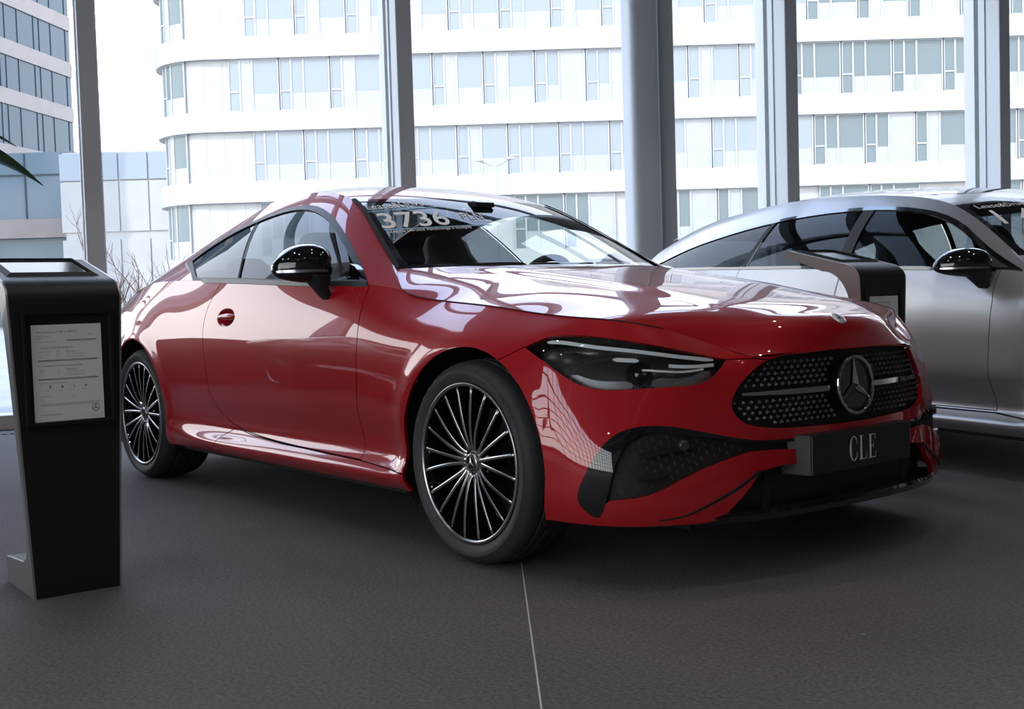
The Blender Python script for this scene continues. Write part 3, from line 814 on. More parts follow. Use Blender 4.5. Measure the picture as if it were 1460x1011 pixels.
def lamp_bowl(t, s, r, name):
    c = on_lamp(t, s, .030); d = Vector(DIR_H).normalized()
    mt = Matrix.Translation(c) @ d.to_track_quat('-Y', 'Z').to_matrix().to_4x4()
    bm = bmesh.new(); lathe(bm, [(.0005, .022), (r*.5, .018), (r*.85, .006), (r, -.004), (r*1.10, -.006), (r*1.12, .02)], 32, mt); bmobj(name, bm, BLK, hl)
    bm = bmesh.new(); lathe(bm, [(.0005, -.006), (r*.35, -.003), (r*.55, .008), (r*.56, .02)], 28, mt); bmobj('projector', bm, BLK, hl)
lamp_bowl(.58, .33, .036, 'reflector')
P = [on_lamp(t, .12, .024) for t in np.linspace(.62, .93, 10)]; stripe('lamp_trim', P, [.012]+[.034]*8+[.02], BEZ, hl, th=.004)
P = [on_lamp(t, .10, .030) for t in np.linspace(.30, .54, 10)]; stripe('lamp_trim', P, [.01]+[.030]*8+[.012], BEZ, hl, th=.004)
P = [on_lamp(t, .40, .016) for t in np.linspace(.60, .90, 10)]; stripe('lamp_trim', P, .006, DRL, hl, th=.004)
for o in [hl]+list(hl.children):
    m_ = mirror_mesh(o, None, car if o is hl else None)
    if o is hl: hl2 = m_
    else: m_.parent = hl2; m_.matrix_parent_inverse = hl2.matrix_parent_inverse.inverted() @ Matrix.Identity(4) if False else o.matrix_parent_inverse.copy()
# ------------------------------------------------------------------ grille
gp = gr_hole; gp2 = gp.copy()
gp.offset(-.030).both(); gp_o = gp.build('grille', mat('grille_mesh', (.008, .008, .009), .5), car, 'black grille with rows of small studs')
# rim of the opening (inner wall)
bm = bmesh.new(); mat_st = mat('stud_grey', (.15, .155, .165), .35, metal=.8)
from mathutils.bvhtree import BVHTree
gb = BVHTree.FromBMesh(gp2.bm)
GQ = np.array([(y, z) for y, z in GRP]); GQ = np.vstack([GQ, GQ[::-1]*[-1, 1]])
cnt = 0
for iz in range(15):
    z = .452+.0165*(iz+.5); 
    for iy in range(-38, 39):
        y = (iy+(.5 if iz % 2 else 0))*.0272
        if not inpoly(offset2(GQ, -.013), y, z): continue
        if abs(z-.567) < .013 and abs(y) > .06 or math.hypot(y, z-.571) < .104: continue
        hit = gb.ray_cast(Vector((2, -abs(y)-1e-4, z)), Vector((-1, 0, 0)))[0]
        if hit is None: continue
        c = Vector((hit.x-.014, y, z)); a, b = .0052, .0062
        v = [bm.verts.new(c+Vector(q)) for q in ((.007, 0, .001), (-.004, -a, -.35*b), (-.004, a, -.35*b), (-.004, a*.2, b*1.1), (-.004, -a*.2, b*1.1), (-.004, 0, -b))]
        for f in ((0, 4, 1), (0, 1, 5), (0, 5, 2), (0, 2, 3), (0, 3, 4)): bm.faces.new([v[k] for k in f])
        st = [bm.verts.new(c+Vector(q)) for q in ((-.003, -.0015, 0), (-.003, .0015, 0), (-.018, .0015, 0), (-.018, -.0015, 0))]; bm.faces.new(st)
studs = bmobj('grille_studs', bm, mat_st, gp_o, 'small grey studs', smooth=False)
studs['kind'] = 'stuff'
bm = bmesh.new(); torus(bm, .0895, .0062, Matrix.Translation((.868, 0, .571)) @ Matrix.Rotation(PI/2, 4, 'Z') @ Matrix.Rotation(math.radians(-3), 4, 'X'), 72, 12)
m_star = Matrix.Translation((.866, 0, .571)) @ Matrix.Rotation(PI/2, 4, 'Z') @ Matrix.Rotation(math.radians(-3), 4, 'X')
star_bm(bm, None, .088, m_star, .014, .05, .17)
bmobj('star_badge', bm, CHR, gp_o, 'large chrome three-pointed star in a ring', angle=25)
bm = bmesh.new(); lathe(bm, [(.0005, .004), (.086, .004), (.086, .03), (.0005, .03)], 64, m_star); bmobj('badge_plate', bm, BLK, gp_o)
for s in (-1, 1):
    P = []
    for y in np.linspace(.106, .462, 22):
        hit = gb.ray_cast(Vector((2, -y, .567)), Vector((-1, 0, 0)))[0]
        P.append(Vector((hit.x-.004, s*y, .567+.004*(y/.478)**2)))
    curve_strip(P, [.017]*10+list(np.linspace(.017, .008, 12)), (0, 0, 1), CHR, 'grille_bar', gp_o, .012).data.polygons.foreach_set('use_smooth', [True]*0 or [False]*len(COL.objects[-1].data.polygons))
# ------------------------------------------------------------------ intakes
BLD = [(.603,-.846,.278),(.612,-.838,.330),(.624,-.822,.391),(.640,-.792,.445),(.663,-.754,.470),(.690,-.71,.474),(.740,-.63,.460),(.785,-.53,.440),(.82,-.43,.421),(.85,-.2,.412)]
INN = BLD+[(.850,-.20,.385)]+[(.823,-.430,.402),(.808,-.488,.393),(.779,-.579,.370),(.745,-.665,.337),(.711,-.730,.303),(.679,-.775,.286),(.631,-.822,.280)]
INN = [tuple(p) for p in INN]
far = INN[:10]+[(.9,-.19,.36),(.85,-.45,.37),(.80,-.60,.33),(.74,-.73,.27),(.66,-.82,.26),(.605,-.848,.262)]
mesh_s, blade_s = int_all.split(far, DIR_I)
blade_s.flange(.02); o = blade_s.build('intake_blade', BLK, car); mirror_mesh(o)
ms2 = mesh_s.copy(); mesh_s.offset(-.022)
PATT = mat('intake_mesh', (.010, .010, .011), .5)
io = mesh_s.build('air_intake', PATT, car, 'black side air intake'); 
ib = BVHTree.FromBMesh(ms2.bm)
# louvre bars, marks of the mesh and the parking sensor
def on_int(y, z, back):
    h = ib.ray_cast(Vector((2, y-.58*(2-.72), z))+Vector((0, 0, 0)), Vector((-.86, .50, 0)).normalized())
    h = ib.find_nearest(Vector((.72, y, z)))[0]
    return h-Vector(DIR_I)*back
for (y0, z0, y1, z1) in ((-.80,.415,-.60,.424),(-.81,.345,-.70,.352)):
    P = [on_int(y0+(y1-y0)*t, z0+(z1-z0)*t, .010) for t in np.linspace(0, 1, 12)]
    curve_strip(P, [.014]*10+[.010,.004], (0, 0, 1), BLK, 'louvre', io, .014)
bm = bmesh.new()
MQ, e1_, e2_, d_ = proj_poly(INN, DIR_I)
qi = offset2(MQ, -.010); a0, b0 = MQ.min(0); a1, b1 = MQ.max(0)
ra, rb2 = np.arange(a0, a1, .0235), np.arange(b0, b1, .0235)
for i, qa in enumerate(ra):
    for k, qb in enumerate(rb2):
        pa, pb = qa+(.0118 if k % 2 else 0), qb
        if not inpoly(qi, pa, pb): continue
        h = ib.ray_cast(e1_*pa+e2_*pb+d_*3, -d_)
        if h[0] is None: continue
        c = h[0]-d_*.0205
        box(bm, (-.0012, -.0016, -.006), (.0022, .0016, .006), Matrix.Translation(c) @ Matrix.Rotation(math.radians(-30), 4, 'Z') @ Matrix.Rotation(math.radians(28), 4, 'X'))
mk = bmobj('intake_pattern', bm, mat('mesh_marks', (.05, .05, .055), .4), io, smooth=False); mk['kind'] = 'stuff'
h = on_int(-.655, .462, .0); h = ib.find_nearest(Vector((.74, -.655, .432)))[0]-Vector(DIR_I)*.004
bm = bmesh.new(); lathe(bm, [(.0005, -.012), (.012, -.012), (.0155, -.009), (.0165, .01)], 28, Matrix.Translation(h) @ Vector(DIR_I).to_track_quat('-Y', 'Z').to_matrix().to_4x4()); bmobj('parking_sensor', bm, mat('sensor_grey', (.035, .036, .04), .3), io)
io2 = mirror_mesh(io, None, car)
for ch in list(io.children): m_ = mirror_mesh(ch); m_.parent = io2; m_.matrix_parent_inverse = ch.matrix_parent_inverse.copy()
# lower centre opening: recessed wall, splitter
low_hole.offset(-.05).both(); low_hole.build('lower_grille', PATT, car)
bm = bmesh.new()
LIP = [(.738,-.635),(.788,-.56),(.832,-.44),(.862,-.25),(.872,0)]
LIP = LIP+[(x, -y) for x, y in LIP[-2::-1]]
Lp = resample(LIP, .03)
top = [bm.verts.new((x, y, .222)) for x, y in Lp]; mid = [bm.verts.new((x+.006, y, .212)) for x, y in Lp]; bot = [bm.verts.new((x, y, .193)) for x, y in Lp]
tin = [bm.verts.new((x-.09, y*.93, .224)) for x, y in Lp]; bin_ = [bm.verts.new((x-.12, y*.90, .188)) for x, y in Lp]
for a_, b_ in ((tin, top), (top, mid), (mid, bot), (bot, bin_)):
    for i in range(len(Lp)-1): bm.faces.new((a_[i], a_[i+1], b_[i+1], b_[i]))
bmobj('front_splitter', bm, BLK, car)
for y in (-.36, -.12, .12, .36):
    bm = bmesh.new(); box(bm, (.70, y-.012, .205), (.80, y+.012, .345)); bmobj('lower_grille_fin', bm, PLA, car)
CRS = [Vector(q)+Vector((.0012, -.0010, 0)) for q in resample([(.829,-.425,.339),(.804,-.528,.285),(.775,-.609,.250),(.748,-.663,.228),(.705,-.732,.216)], .012)]
o = curve_strip(CRS, list(np.linspace(.012, .003, len(CRS))), (.1, -.5, .85), RUB, 'crease_shade_strip', car, .003); mirror_mesh(o)  # dark ribbon stands in for the shade along the bumper crease
# number plate carrier
PX, PZ = .893, .372
bm = bmesh.new()
f = [bm.verts.new((PX, y, z)) for y, z in ((-.262, PZ-.062), (.262, PZ-.062), (.262, PZ+.060), (-.262, PZ+.060))]
b = [bm.verts.new((.80, y, z)) for y, z in ((-.295, PZ-.058), (.295, PZ-.058), (.295, PZ+.064), (-.295, PZ+.064))]
bm.faces.new(f); bm.faces.new(b[::-1])
for i in range(4): bm.faces.new((f[i], b[i], b[(i+1) % 4], f[(i+1) % 4]))
bmesh.ops.bevel(bm, geom=[e for e in bm.edges], offset=.004, segments=2, affect='EDGES')
plate = bmobj('number_plate', bm, mat('plate_black', (.020, .019, .019), .42), car, 'black plate reading CLE')
bm = bmesh.new()
def serif_text(bm, glyphs, place):
    for polys in glyphs:
        for P in polys:
            vs = [bm.verts.new(place(a, b)) for a, b in P]
            if len(vs) >= 3: bm.faces.new(vs)
def thick_arc(cx, cz, rx, rz, a0, a1, wmax, wmin, n=26):
    q = []
    for i in range(n):
        a = math.radians(a0+(a1-a0)*i/(n-1)); b = math.radians(a0+(a1-a0)*(i+1)/(n-1)) if i < n-1 else None
        if b is None: break
        def pt(t, s):
            w = wmin+(wmax-wmin)*abs(math.cos(t))**1.3
            return (cx+(rx-w*s)*math.cos(t), cz+(rz-min(w, wmin*1.6)*s)*math.sin(t))
        q.append([pt(a, 0), pt(b, 0), pt(b, 1), pt(a, 1)])
    return q
# condensed Roman capitals, cap height 1
GC = thick_arc(.27, .5, .27, .52, 48, 312, .125, .035)+[[(.43,.86),(.465,.86),(.485,.66),(.46,.66)],[(.43,.14),(.465,.14),(.485,.34),(.46,.34)]]
GL = [[(.06,0),(.175,0),(.175,1),(.06,1)],[(0,.97),(.24,.97),(.24,1),(0,1)],[(0,0),(.46,0),(.46,.035),(0,.035)],[(.43,.0),(.46,0),(.48,.27),(.455,.27)]]
GE = [[(.06,0),(.175,0),(.175,1),(.06,1)],[(0,.965),(.44,.965),(.44,1),(0,1)],[(0,0),(.46,0),(.46,.035),(0,.035)],[(.435,0),(.46,0),(.48,.26),(.455,.26)],[(.415,.76),(.44,.76),(.44,1),(.415,1)],[(.175,.49),(.32,.49),(.32,.522),(.175,.522)],[(.305,.40),(.33,.40),(.33,.61),(.305,.61)]]
for gset, x0 in ((GC, -.066), (GL, -.018), (GE, .028)):
    serif_text(bm, [gset], lambda a, b, x0=x0: (PX+.0012, .0+x0*1.06+a*.084-.004, PZ-.036+b*.076))
lt = bmobj('plate_lettering', bm, SILT, plate, 'light serif letters CLE', smooth=False)
# bonnet emblem
hb_ = BVHTree.FromObject(hood_o, bpy.context.evaluated_depsgraph_get())
eh = hb_.ray_cast(Vector((.818, .0, 2)), Vector((0, 0, -1)))
en = Vector((.62, 0, .785)).normalized(); ec = Vector((.815, 0, .772)); 
h0 = hb_.find_nearest(Vector((.812, 0, .79)))
ec, en = h0[0], h0[1]
if en.x < 0: en = -en
em = Matrix.Translation(ec+en*.001) @ en.to_track_quat('-Y', 'Z').to_matrix().to_4x4()
bm = bmesh.new(); lathe(bm, [(.0005, -.003), (.017, -.003), (.023, -.0025), (.026, -.001), (.0265, .003)], 40, em); nb = len(bm.faces)
star_bm(bm, None, .016, em @ Matrix.Translation((0, -.0032, 0)), .002)
bm.faces.ensure_lookup_table()
for i, f in enumerate(bm.faces): f.material_index = 1 if i >= nb else 0
bmobj('bonnet_emblem', bm, [mat('emblem_silver', (.75, .75, .76), .30, metal=.6), BLK], car, 'small round silver emblem at the front edge of the bonnet')
# ------------------------------------------------------------------ door mirrors
def loft(bm, secs, cap=True):
    rows = [[bm.verts.new(p) for p in s] for s in secs]
    n = len(rows[0])
    for A_, B_ in zip(rows, rows[1:]):
        for k in range(n): bm.faces.new((A_[k], A_[(k+1) % n], B_[(k+1) % n], B_[k]))
    if cap: bm.faces.new(rows[0][::-1]); bm.faces.new(rows[-1])
    return rows
def mirror_shell(secs, n=36, m=26):
    """secs: (y, x_front, x_back, z_bottom, z_top): a bulged front and a flat back"""
    ys = [s[0] for s in secs]; K = np.array([s[1:] for s in secs]); t = np.linspace(0, 1, len(ys)); q = np.linspace(0, 1, m)
    Y = spline(t, ys, q); V = spline(t, K, q); out = []
    for y, (xf, xb, zb, zt) in zip(Y, V):
        r = []
        for k in range(n):
            a = 2*PI*k/n; ca, sa = math.cos(a), math.sin(a)
            zc = zb+(zt-zb)*.42; h = (zt-zc) if sa > 0 else (zc-zb)
            ex = .75
            xc = xb+.025
            x = xc+(xf-xc)*abs(ca)**ex if ca > 0 else xc-(xc-xb)*abs(ca)**.5
            r.append((x, y, zc+h*math.copysign(abs(sa)**.85, sa)))
        out.append(r)
    return out
def build_mirror(parent, ox=0.0, oy=0.0, oz=0.0, both=True):
    secs = [(-.852,-.935,-.975,.995,1.060),(-.862,-.915,-1.005,.972,1.092),(-.895,-.898,-1.022,.961,1.110),(-.945,-.902,-1.030,.963,1.113),(-.992,-.925,-1.036,.970,1.100),(-1.030,-.958,-1.040,.980,1.074),(-1.055,-.993,-1.042,.994,1.046),(-1.062,-1.02,-1.04,1.008,1.03)]
    secs = [(y+oy, a+ox, b+ox, c+oz, d+oz) for y, a, b, c, d in secs]
    S_ = mirror_shell(secs); bm = bmesh.new(); loft(bm, S_)
    me_ = bm
    zlow = 1.0+oz
    # lower third in matt plastic
    bmesh.ops.bisect_plane(bm, geom=list(bm.verts)+list(bm.edges)+list(bm.faces), plane_co=(0, 0, zlow), plane_no=(0, 0, 1), dist=1e-5)
    bmesh.ops.recalc_face_normals(bm, faces=bm.faces)
    for f in bm.faces: f.material_index = 1 if f.calc_center_median().z < zlow else 0
    ms = bmobj('door_mirror', bm, [BLK, PLA], parent, 'gloss black mirror housing', angle=60)
    # indicator strip round the front
    P = []
    from mathutils.bvhtree import BVHTree
    bt = BVHTree.FromPolygons([p for s in S_ for p in s], [(i*36+k, i*36+(k+1) % 36, (i+1)*36+(k+1) % 36, (i+1)*36+k) for i in range(len(S_)-1) for k in range(36)])
    for y in np.linspace(-.885, -1.058, 22):
        h = bt.ray_cast(Vector((0+ox, y+oy, 1.006+oz)), Vector((-1, 0, 0)))[0]
        if h: P.append(h+Vector((.0015, 0, 0)))
    curve_strip(P, [.004]+[.011]*(len(P)-2)+[.006], (0, 0, 1), REFL, 'indicator_strip', ms, .004)
    bm = bmesh.new()
    st = [((-.945,-.868,.893),(.030,.012)),((-.945,-.885,.915),(.034,.018)),((-.950,-.900,.945),(.042,.026)),((-.955,-.905,.972),(.058,.040)),((-.960,-.91,.992),(.060,.045))]
    rows = []
    for (x, y, z), (a, b) in st:
        rows.append([(x+ox+a*math.copysign(abs(math.cos(t))**.6, math.cos(t)), y+oy+b*math.copysign(abs(math.sin(t))**.6, math.sin(t)), z+oz) for t in np.linspace(0, 2*PI, 20, endpoint=False)])
    loft(bm, rows); bmobj('mirror_stalk', bm, PLA, ms)
    bm = bmesh.new(); 
    gl_ = [(x-.0, y, z) for x, y, z in S_[3]]
    yy = np.linspace(0, 2*PI, 28, endpoint=False)
    vs = [bm.verts.new((-1.037+ox+.0, -.955+oy+.075*math.copysign(abs(math.cos(t))**.7, math.cos(t)), 1.035+oz+.050*math.copysign(abs(math.sin(t))**.7, math.sin(t)))) for t in yy]; bm.faces.new(vs)
    bmobj('mirror_glass', bm, CHR, ms)
    return ms
ms = build_mirror(car)
m2 = mirror_mesh(ms, None, car)
FOLD = Matrix.Translation((-1.06, .875, -.02)) @ Matrix.Rotation(math.radians(84), 4, 'Z') @ Matrix.Translation((.965, -.90, 0))
for ch in list(ms.children): c_ = mirror_mesh(ch); c_.parent = m2; c_.matrix_parent_inverse = ch.matrix_parent_inverse.copy(); c_.data.transform(FOLD) if not c_.name.startswith('mirror_stalk') else None
m2.data.transform(FOLD); m2['label'] = 'gloss black mirror housing, folded in'
# black sail triangle ahead of the door glass
bm = bmesh.new()
gbv = None
SAIL = [(-.735,.985),(-.86,.985),(-.845,1.03),(-.80,1.012)]
prism(bm, [(-.700,.945),(-.865,.965),(-.848,1.03),(-.815,1.02)], 1, -.822, -.795); o = bmobj('mirror_sail', bm, BLK, car); mirror_mesh(o)
# ------------------------------------------------------------------ wheels
WF = wheel_parts(.340, .1225); WR = wheel_parts(.3375, .1375)
add_wheel(WF, car, (0, -.792, .340), True, math.radians(-2), label='front right multi-spoke alloy wheel')
add_wheel(WF, car, (0, .792, .340), False, math.radians(20), label='front left multi-spoke alloy wheel')
HUBY = -.104
add_wheel(WR, car, (-2.865, -.780, .3375), True, math.radians(8), label='rear right multi-spoke alloy wheel')
add_wheel(WR, car, (-2.865, .780, .3375), False, math.radians(31), label='rear left multi-spoke alloy wheel')
# tyre name, raised on the front right sidewall
tm = text_mesh('EAGLE', .030, .0006, 2, 1.25)
xs = [v.co.x for v in tm.vertices]; xc = (min(xs)+max(xs))/2
fr_w = [o for o in car.children if o.get('label') == 'front right multi-spoke alloy wheel'][0]
ty = [o for o in fr_w.children if o.name.startswith('tyre')][0]
for v in tm.vertices:
    a = math.radians(40)-(v.co.x-xc)/.305; r = .295+v.co.y; v.co = (r*math.cos(a), -.1252-v.co.z*1.0, r*math.sin(a))
put('tyre_lettering', tm, fr_w); tm.materials.append(mat('raised_rubber', (.05, .052, .056), .5))
# wheel wells and floor pan
def well_liner(cx, s, parent):
    bm = bmesh.new(); rings = []
    for k in range(33):
        a = -.55+(PI+1.1)*k/32; r = .402
        rings.append([bm.verts.new((cx+.014+r*math.cos(a), s*y, max(.16, .342+r*math.sin(a)))) for y in (.895, .58)])
    for A_, B_ in zip(rings, rings[1:]): bm.faces.new((A_[0], A_[1], B_[1], B_[0]))
    bm.faces.new([rg[1] for rg in rings])
    return bmobj('wheel_well_liner', bm, RUB, parent, smooth=False)
for s in (-1, 1):
    for cx in (0.0, -2.865): well_liner(cx, s, car)
bm = bmesh.new()
box(bm, (-3.60, -.60, .17), (.70, .60, .30)); box(bm, (-2.43, -.86, .185), (-.44, .86, .30)); box(bm, (.43, -.70, .20), (.60, .70, .30)); box(bm, (-.55, -.60, .30), (.60, .60, .70)); box(bm, (.60, -.42, .30), (.76, .42, .62))
bmobj('floor_pan', bm, RUB, car, smooth=False)
# ------------------------------------------------------------------ cabin
def seat(cx, cy, parent, m, w=.26):
    """sports seat with a built-in headrest, facing +x"""
    bm = bmesh.new()
    # backrest: sections from base to headrest along a leaning spine
    secs = []
    for t, hw, th in ((0,.235,.085),(.12,.245,.10),(.35,.255,.095),(.55,.25,.085),(.70,.225,.075),(.80,.165,.065),(.86,.135,.065),(.94,.130,.065),(1.0,.095,.045)):
        x = cx-.02-.33*t; z = .46+.74*t; a = math.radians(-24)
        r = []
        for k in range(24):
            q = 2*PI*k/24; yy = hw*math.copysign(abs(math.cos(q))**.7, math.cos(q)); tt = th*math.copysign(abs(math.sin(q))**.8, math.sin(q))+.05*abs(yy/hw)**3*(1-t)
            r.append((x+tt*math.cos(a), cy+yy, z-tt*math.sin(a)))
        secs.append(r)
    loft(bm, secs); bk = bmobj('seat', bm, m, parent, angle=60)
    bm = bmesh.new(); secs = []
    for t in np.linspace(0, 1, 8):
        x = cx-.03+.50*t; e = 1-.25*abs(2*t-1)**4
        secs.append([(x, cy+.25*e*math.copysign(abs(math.cos(q))**.6, math.cos(q)), .44+.04*t+.07*e*math.copysign(abs(math.sin(q))**.6, math.sin(q))+.03*abs(math.cos(q))**3) for q in np.linspace(0, 2*PI, 24, endpoint=False)])
    loft(bm, secs); bmobj('seat_cushion', bm, m, bk, angle=60)
    return bk
for cy in (-.36, .36):
    st = seat(-1.55, cy, car, TAN); st['label'] = 'dark brown sports seat'
for cy in (-.33, .33):
    st = seat(-2.42, cy, car, LEA); st.scale = (1, 1, .93); st['label'] = 'rear seat'
bm = bmesh.new(); 
dp = [(-.62,.70),(-.58,.93),(-.66,.985),(-.80,.995),(-.93,.97),(-1.02,.90),(-1.03,.80),(-.98,.70)]
prism(bm, dp, 1, -.72, .72); bmesh.ops.bevel(bm, geom=list(bm.edges), offset=.015, segments=2, affect='EDGES'); dash = bmobj('dashboard', bm, INT, car)
bm = bmesh.new(); box(bm, (-1.0, .20, .985), (-.96, .56, 1.035)); bevel_all(bm, .008); bmobj('instrument_screen', bm, BLK, dash)
bm = bmesh.new(); box(bm, (-2.1, -.10, .30), (-1.0, .10, .62)); bevel_all(bm, .03); bmobj('centre_console', bm, INT, car)
sw = Matrix.Translation((-1.10, .37, .90)) @ Matrix.Rotation(PI/2, 4, 'Z') @ Matrix.Rotation(math.radians(22), 4, 'X')
bm = bmesh.new(); torus(bm, .172, .017, sw, 48, 12); swo = bmobj('steering_wheel', bm, LEA, car)
bm = bmesh.new(); lathe(bm, [(.0005, .03), (.055, .028), (.075, .045), (.07, .08), (.0005, .085)], 28, sw); bmobj('steering_boss', bm, INT, swo)
bm = bmesh.new()
for a in (0, PI, -PI/2): 
    c, s_ = math.cos(a), math.sin(a)
    box(bm, (.05, .0, -.018), (.168, .014, .018), sw @ Matrix.Rotation(-a, 4, 'Y'))
bmobj('steering_spokes', bm, TRIM, swo)
bm = bmesh.new(); box(bm, (-1.20, -.125, 1.228), (-1.165, .125, 1.292)); bevel_all(bm, .012, 3); rv = bmobj('rear_view_mirror', bm, BLK, car)
bm = bmesh.new(); tube(bm, [(-1.16, 0, 1.27), (-1.13, 0, 1.31)], .014); box(bm, (-1.15, -.05, 1.285), (-1.05, .05, 1.305)); bmobj('mirror_mount', bm, INT, rv)
bm = bmesh.new(); box(bm, (-3.25, -.62, .93), (-2.70, .62, .955)); bmobj('parcel_shelf', bm, INT, car)
# seat belt hanging by the near pillar
# ------------------------------------------------------------------ windscreen lettering, laid on the glass
wsb = BVHTree.FromPolygons([tuple(q) for q in RX.reshape(-1, 3)], [(i*70+j, (i+1)*70+j, (i+1)*70+j+1, i*70+j+1) for i in range(239) for j in range(69)])
def ws_point(y, z, lift=.0025):
    h = wsb.ray_cast(Vector((1.5, -abs(y), z)), Vector((-1, 0, 0)))
    if h[0] is None: h = wsb.find_nearest(Vector((-1.1, -abs(y), z)))
    n = h[1] if h[1].x > 0 else -h[1]
    p = h[0]+n*lift
    return Vector((p.x, p.y*(1 if y < 0 else -1), p.z))
def ws_text(txt, y0, z0, y1, z1, hgt, m, name, spacing=1.0, bold=0.0):
    """text whose baseline runs from (y0,z0) to (y1,z1) on the glass (front view), seen from ahead"""
    me = text_mesh(txt, 1.0, 0, 4, spacing, bold)
    bm = bmesh.new(); bm.from_mesh(me); bmesh.ops.triangulate(bm, faces=bm.faces); bmesh.ops.subdivide_edges(bm, edges=[e for e in bm.edges if e.calc_length() > .25], cuts=1); bpy.data.meshes.remove(me)
    xs = [v.co.x for v in bm.verts]; ys = [v.co.y for v in bm.verts]; x0, x1 = min(xs), max(xs); cap = .729 if False else max(ys)
    for v in bm.verts:
        t = (v.co.x-x0)/(x1-x0); h = v.co.y/cap*hgt
        v.co = ws_point(y0+(y1-y0)*t+.6*h, z0+(z1-z0)*t+h)
    return bmobj(name, bm, m, ws_o, None, smooth=False)
ws_text('Lease&Drive', -.553, 1.264, -.294, 1.286, .027, WHITEV, 'windscreen_lettering', 1.05)
ws_text('3736', -.588, 1.1755, -.295, 1.192, .071, WHITEV, 'windscreen_lettering', 1.0, .010)
ws_text('PLN', -.203, 1.219, -.103, 1.2175, .031, WHITEV, 'windscreen_lettering', 1.05)
ws_text('miesięcznie', -.185, 1.207, -.08, 1.204, .009, WHITEV, 'windscreen_lettering', 1.0)
ws_text('Zapytaj Doradcę Handlowego o szczegóły', -.583, 1.155, -.225, 1.175, .0125, WHITEV, 'windscreen_lettering', 1.0)
for (y0, z0, y1, z1) in ((-.578, 1.252, -.235, 1.279), (-.592, 1.167, -.105, 1.190)):
    bm = bmesh.new(); r0 = None
    for t in np.linspace(0, 1, 30):
        y = y0+(y1-y0)*t; z = z0+(z1-z0)*t; a = bm.verts.new(ws_point(y, z, .002)); b = bm.verts.new(ws_point(y, z+.0035, .002))
        if r0: bm.faces.new((r0[0], a, b, r0[1]))
        r0 = (a, b)
    bmobj('lettering_rule', bm, CYANV, ws_o, 'thin pale blue line', smooth=False)
# ------------------------------------------------------------------ a second, dark coupe beyond the left edge: the photo shows it mirrored in the red door
DGREY = mat('dark_grey_paint', (.020, .021, .024), .35, metal=.3, coat=1.0, coat_rough=.01)
SKIPN = ('windscreen_lettering', 'lettering_rule', 'plate_lettering', 'number_plate', 'bonnet_emblem')
def copy_tree(o, parent):
    if o.name.split('.')[0] in SKIPN: return None
    c = o.copy(); COL.objects.link(c); c.parent = parent; c.matrix_parent_inverse = o.matrix_parent_inverse.copy()
    if c.type == 'MESH':
        for s in c.material_slots:
            if s.material == RED: s.link = 'OBJECT'; s.material = DGREY
    for ch in list(o.children): copy_tree(ch, c)
    return c
kids = list(car.children)
car2 = thing('car', 'dark grey coupe just beyond the left edge, mirrored in the red door', 'car', (-1.43-2.42, -3.86, 0))
for ch in kids: copy_tree(ch, car2)
# ------------------------------------------------------------------ showroom shell
FACN = Vector((math.cos(2.8392), math.sin(2.8392), 0)); FACT = Vector((FACN.y, -FACN.x, 0)); CV = Vector(CAM)
FD = 9.67                                              # camera foot to the glass front
RM = Matrix(((-FACN.x, FACT.x, 0, CV.x+FACN.x*FD), (-FACN.y, FACT.y, 0, CV.y+FACN.y*FD), (0, 0, 1, 0), (0, 0, 0, 1)))   # room frame: x into the hall from the glass, y along it
RA = math.atan2(RM[1][0], RM[0][0])
S0, S1, DEP, HT = -9.5, 15.5, 21.0, 6.6
def struct(o): o['kind'] = 'structure'; return o
def rbox(name, m, lo, hi, bev=0.0, parent=None):
    bm = bmesh.new(); box(bm, lo, hi)
    if bev: bevel_all(bm, bev)
    bm.transform(RM); return bmobj(name, bm, m, parent, smooth=False)
FLOORM = noise_tint(mat('carpet', rough=.75, spec=.25), (.095, .084, .085), (.185, .167, .168), 90, 6, .30, .72, .6, .003)
def _floor_specks():
    m = FLOORM; tc = N(m, 'ShaderNodeTexCoord'); b = bsdf(m)
    base = b.inputs['Base Color'].links[0].from_socket
    n2 = N(m, 'ShaderNodeTexNoise'); n2.inputs['Scale'].default_value = .55; n2.inputs['Detail'].default_value = 3
    cr = N(m, 'ShaderNodeValToRGB'); cr.color_ramp.elements[0].position = .3; cr.color_ramp.elements[0].color = (.78, .78, .80, 1); cr.color_ramp.elements[1].position = .7; cr.color_ramp.elements[1].color = (1.1, 1.05, 1.03, 1)
    mx = N(m, 'ShaderNodeMix'); mx.data_type = 'RGBA'; mx.blend_type = 'MULTIPLY'; mx.inputs['Factor'].default_value = 1
    L(m, tc.outputs['Object'], n2.inputs['Vector']); L(m, n2.outputs['Fac'], cr.inputs['Fac']); L(m, base, mx.inputs['A']); L(m, cr.outputs['Color'], mx.inputs['B'])
    vo = N(m, 'ShaderNodeTexVoronoi'); vo.inputs['Scale'].default_value = 3.2; L(m, tc.outputs['Object'], vo.inputs['Vector'])
    lt = N(m, 'ShaderNodeMath', operation='LESS_THAN'); lt.inputs[1].default_value = .018; L(m, vo.outputs['Distance'], lt.inputs[0])
    m2 = N(m, 'ShaderNodeMix'); m2.data_type = 'RGBA'; L(m, lt.outputs[0], m2.inputs['Factor']); L(m, mx.outputs['Result'], m2.inputs['A']); m2.inputs['B'].default_value = (.35, .34, .33, 1)
    L(m, m2.outputs['Result'], b.inputs['Base Color'])
_floor_specks()
WALLM = noise_tint(mat('painted_wall', rough=.7), (.24, .235, .23), (.28, .275, .27), 3)
CEILM = noise_tint(mat('ceiling_dark', rough=.8), (.11, .105, .10), (.13, .125, .12), 2)
FINM = mat('grey_mullion', (.66, .69, .73), .40)
STEEL = mat('steel_column_paint', (.70, .77, .84), .4)
SILLM = mat('white_sill', (.75, .75, .74), .5)
